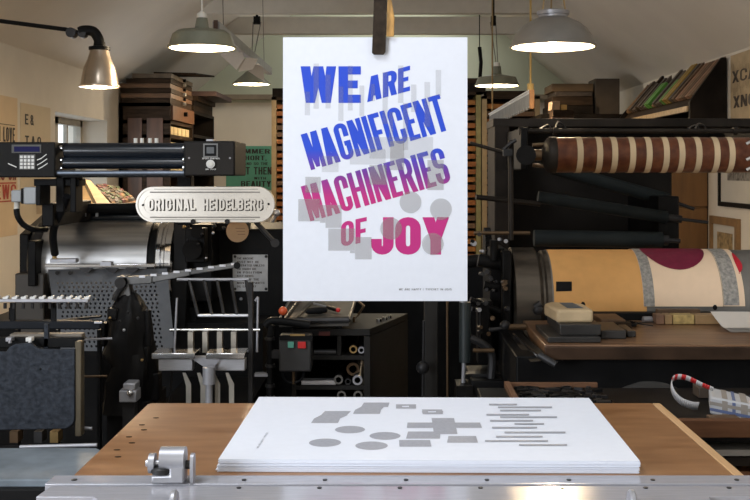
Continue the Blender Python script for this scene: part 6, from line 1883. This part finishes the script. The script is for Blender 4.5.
# post between the cabinet and the press
tag(MB().box(X(424.5, 3.2), X(438, 3.2), 3.2, 3.26, 0, 1.22).build('iron_post', mat('dark_grey_iron_post', (0.026, 0.024, 0.022), 0.5, 0.0, spec=0.15), None, 0.003), 'dark square iron post standing right of the tool cabinet, under the poster', 'post')
tag(MB().cyl((X(448, 3.15), 3.15, 0), (X(447, 3.15), 3.15, 1.15), 0.0038).build('thin_rod', BRONZE), 'thin bronze rod standing upright right of the iron post', 'rod')
tag(MB().cyl((X(420, 3.12), 3.14, 0), (X(424, 3.12), 3.14, 0.83), 0.004).ball((X(423, 3.12), 3.14, 0.69), 0.02).build('valve_pipe', GUNM), 'slim grey pipe with round valve left of the iron post', 'pipe')

# ================================================================== LOW TYPE CABINET, RIGHT FOREGROUND
zt3 = 0.778
Yk0, Yk1 = 1.985, 2.42
xk0, xk1_ = 0.53, 1.10
lc = thing('low_cabinet', (0.8, 2.2, 0), 'low dark cabinet with brown drawer front right of the plywood bench', 'cabinet')
MB().box(0.20, xk1_, Yk0 + 0.02, Yk1, zt3 - 0.02, zt3).build('top', mat('glossy_black_top', (0.006, 0.006, 0.0065), 0.42, spec=0.08, var=0.5, scale=14), lc, 0.003)
DRW = mat('red_brown_drawer_wood', (0.105, 0.045, 0.020), 0.55, spec=0.2, var=0.3, scale=7, stretch=(1, 1, 8))
MB().box(xk0, xk1_, Yk0, Yk0 + 0.018, 0.772, 0.806).build('drawer_front', DRW, lc, 0.002)
MB().box(xk0, xk0 + 0.018, Yk0 + 0.02, Yk1, 0, zt3 - 0.021).box(xk1_ - 0.018, xk1_, Yk0 + 0.02, Yk1, 0, zt3 - 0.021).box(xk0, xk1_, Yk1 - 0.02, Yk1, 0, zt3 - 0.021).build('carcase', BLACK, lc)
for i, zz in enumerate((0.742, 0.70, 0.655)):
    dw = MB().box(xk0 + 0.02, xk1_ - 0.02, Yk0 + 0.03 + 0.0 * i, Yk1 - 0.03, zz - 0.012, zz).build('type_drawer', (mat('grey_sheet_edge', (0.30, 0.28, 0.26), 0.6), DRW, WOODD)[i], lc)
    MB().box(xk0 + 0.02, xk1_ - 0.02, Yk0 + 0.025, Yk0 + 0.0295, zz - 0.030, zz - 0.014).build('drawer_lip', WOODD2, dw)
MB().box(0.21, 0.25, 2.05, 2.40, 0, zt3 - 0.021).build('leg_panel', BLACK, lc)
# type galley on the low cabinet
zg = zt3 + 0.0008
ga = thing('wooden_galley', (0.42, 2.33, zg), 'shallow wooden galley tray of dark type behind the paper stack, on the low cabinet', 'tray')
xg0, xg1 = X(506, 2.36), X(600, 2.36)
MB().box(xg0, xg1, 2.20, 2.40, zg, zg + 0.006).build('tray_floor', WOODD2, ga)
MB().box(xg0, xg0 + 0.012, 2.20, 2.40, zg + 0.006, zg + 0.018).box(xg0 + 0.012, xg1, 2.388, 2.40, zg + 0.006, zg + 0.016).build('tray_rim', mat('reddish_rim_wood', (0.13, 0.065, 0.036), 0.55, spec=0.2, var=0.3), ga)
b = MB()
random.seed(9)
for i in range(90):
    x_, y_ = random.uniform(xg0 + 0.03, xg1 - 0.01), random.uniform(2.215, 2.375)
    b.obox((x_, y_, zg + 0.0095), (random.uniform(0.008, 0.03), random.uniform(0.006, 0.015), 0.006), (0, 0, random.uniform(-0.5, 0.5)), i % 2)
b.build('metal_type', [BLACK, mat('dull_type_metal', (0.02, 0.02, 0.022), 0.4, 0.3)], ga, stuff=True)
bx = bedbox('wood_block', X(699, 2.3), X(712, 2.3), 2.30, 2.35, zg, zg + 0.024, mat('umber_small_block', (0.05, 0.034, 0.024), 0.6), 'small brown block between the red striped ribbon and the plaid case', 'block')
bedbox('wood_block', X(712, 2.05), X(742, 2.05), 2.04, 2.09, zg, zg + 0.014, mat('brown_flat_block', (0.085, 0.045, 0.022), 0.6), 'flat brown block lying under the plaid case edge, behind the drawer front', 'block')
# striped ribbon loop
Yb3 = 2.16
rb = [(697.5, 409.5), (690, 408.5), (680, 404), (673.5, 396.5), (671, 388), (672.5, 382), (677, 379.6), (684, 379.8), (692, 382.5), (702, 387), (713, 391)]
cv = curve([P(px, py, Yb3) for px, py in rb], 5)
b = MB()
n_ = len(cv)
zlow_ = min(v.z for v in cv)
for i in range(n_ - 1):
    t0_, t1_ = i / (n_ - 1), (i + 1) / (n_ - 1)
    w0, w1_ = 0.020 * (1 - 0.55 * t0_), 0.020 * (1 - 0.55 * t1_)
    striped = t0_ > 0.42
    mi = 1 if striped and int((t0_ - 0.42) * 17) % 2 == 0 else 0
    d0 = Vector((0, -0.012, 0.018)) * (w0 / 0.02)
    d1 = Vector((0, -0.012, 0.018)) * (w1_ / 0.02)
    off = Vector((0, 0.0, max(0, zg + 0.001 - zlow_)))
    b.poly([cv[i] + off, cv[i + 1] + off, cv[i + 1] + d1 + off, cv[i] + d0 + off], mi)
rbn = b.build('striped_ribbon', [mat('ribbon_white', (0.55, 0.53, 0.53), 0.6), REDP])
m = rbn.modifiers.new('thickness', 'SOLIDIFY')
m.thickness = 0.0012
tag(rbn, 'red and white striped ribbon loop standing on the low cabinet', 'ribbon')
# plaid case
pcz = zg
cs_ = thing('plaid_case', (X(735, 2.15), 2.17, pcz), 'small blue and white plaid fabric case on the low cabinet at right edge', 'case')
A0, A1_, A2, A3 = Vector((X(713, 2.13), 2.15, pcz)), Vector((X(764, 2.07), 2.05, pcz)), Vector((X(764, 2.07), 2.16, pcz)), Vector((X(716, 2.2), 2.25, pcz))
hC = 0.036
MB().prism([A0, A1_, A2, A3], (0, 0, hC)).build('case_body', PLAIDW, cs_, 0.004)
dA = A1_ - A0
b = MB()
nA = Vector((dA.y, -dA.x, 0)).normalized()
if nA.y > 0:
    nA = -nA
for t_, w_, mi in ((0.22, 0.10, 1), (0.40, 0.06, 0), (0.55, 0.12, 1), (0.75, 0.08, 0), (0.9, 0.1, 1)):
    p0_, p1_ = A0 + dA * t_, A0 + dA * (t_ + w_)
    e = nA * 0.0004
    b.poly([p0_ + e + Vector((0, 0, 0.003)), p1_ + e + Vector((0, 0, 0.003)), p1_ + e + Vector((0, 0, hC - 0.003)), p0_ + e + Vector((0, 0, hC - 0.003))], mi)
    bk = (A3 - A0) * 0.93
    up = Vector((0, 0, hC + 0.0004))
    b.poly([p0_ + up + (A3 - A0) * 0.05, p1_ + up + (A3 - A0) * 0.05, p1_ + up + bk, p0_ + up + bk], mi)
for z_, hh, mi in ((0.008, 0.006, 0), (0.020, 0.007, 1)):
    e = nA * 0.0007
    b.poly([A0 + e + Vector((0, 0, z_)), A1_ + e + Vector((0, 0, z_)), A1_ + e + Vector((0, 0, z_ + hh)), A0 + e + Vector((0, 0, z_ + hh))], mi)
b.build('plaid_stripes', [PLAIDB, PLAIDG], cs_)
for i, (fx, py) in enumerate(((0.3, 0), (0.6, 0))):
    pass
# dark cloth hump and clutter behind the low cabinet
Yh2 = 2.62
b = MB()
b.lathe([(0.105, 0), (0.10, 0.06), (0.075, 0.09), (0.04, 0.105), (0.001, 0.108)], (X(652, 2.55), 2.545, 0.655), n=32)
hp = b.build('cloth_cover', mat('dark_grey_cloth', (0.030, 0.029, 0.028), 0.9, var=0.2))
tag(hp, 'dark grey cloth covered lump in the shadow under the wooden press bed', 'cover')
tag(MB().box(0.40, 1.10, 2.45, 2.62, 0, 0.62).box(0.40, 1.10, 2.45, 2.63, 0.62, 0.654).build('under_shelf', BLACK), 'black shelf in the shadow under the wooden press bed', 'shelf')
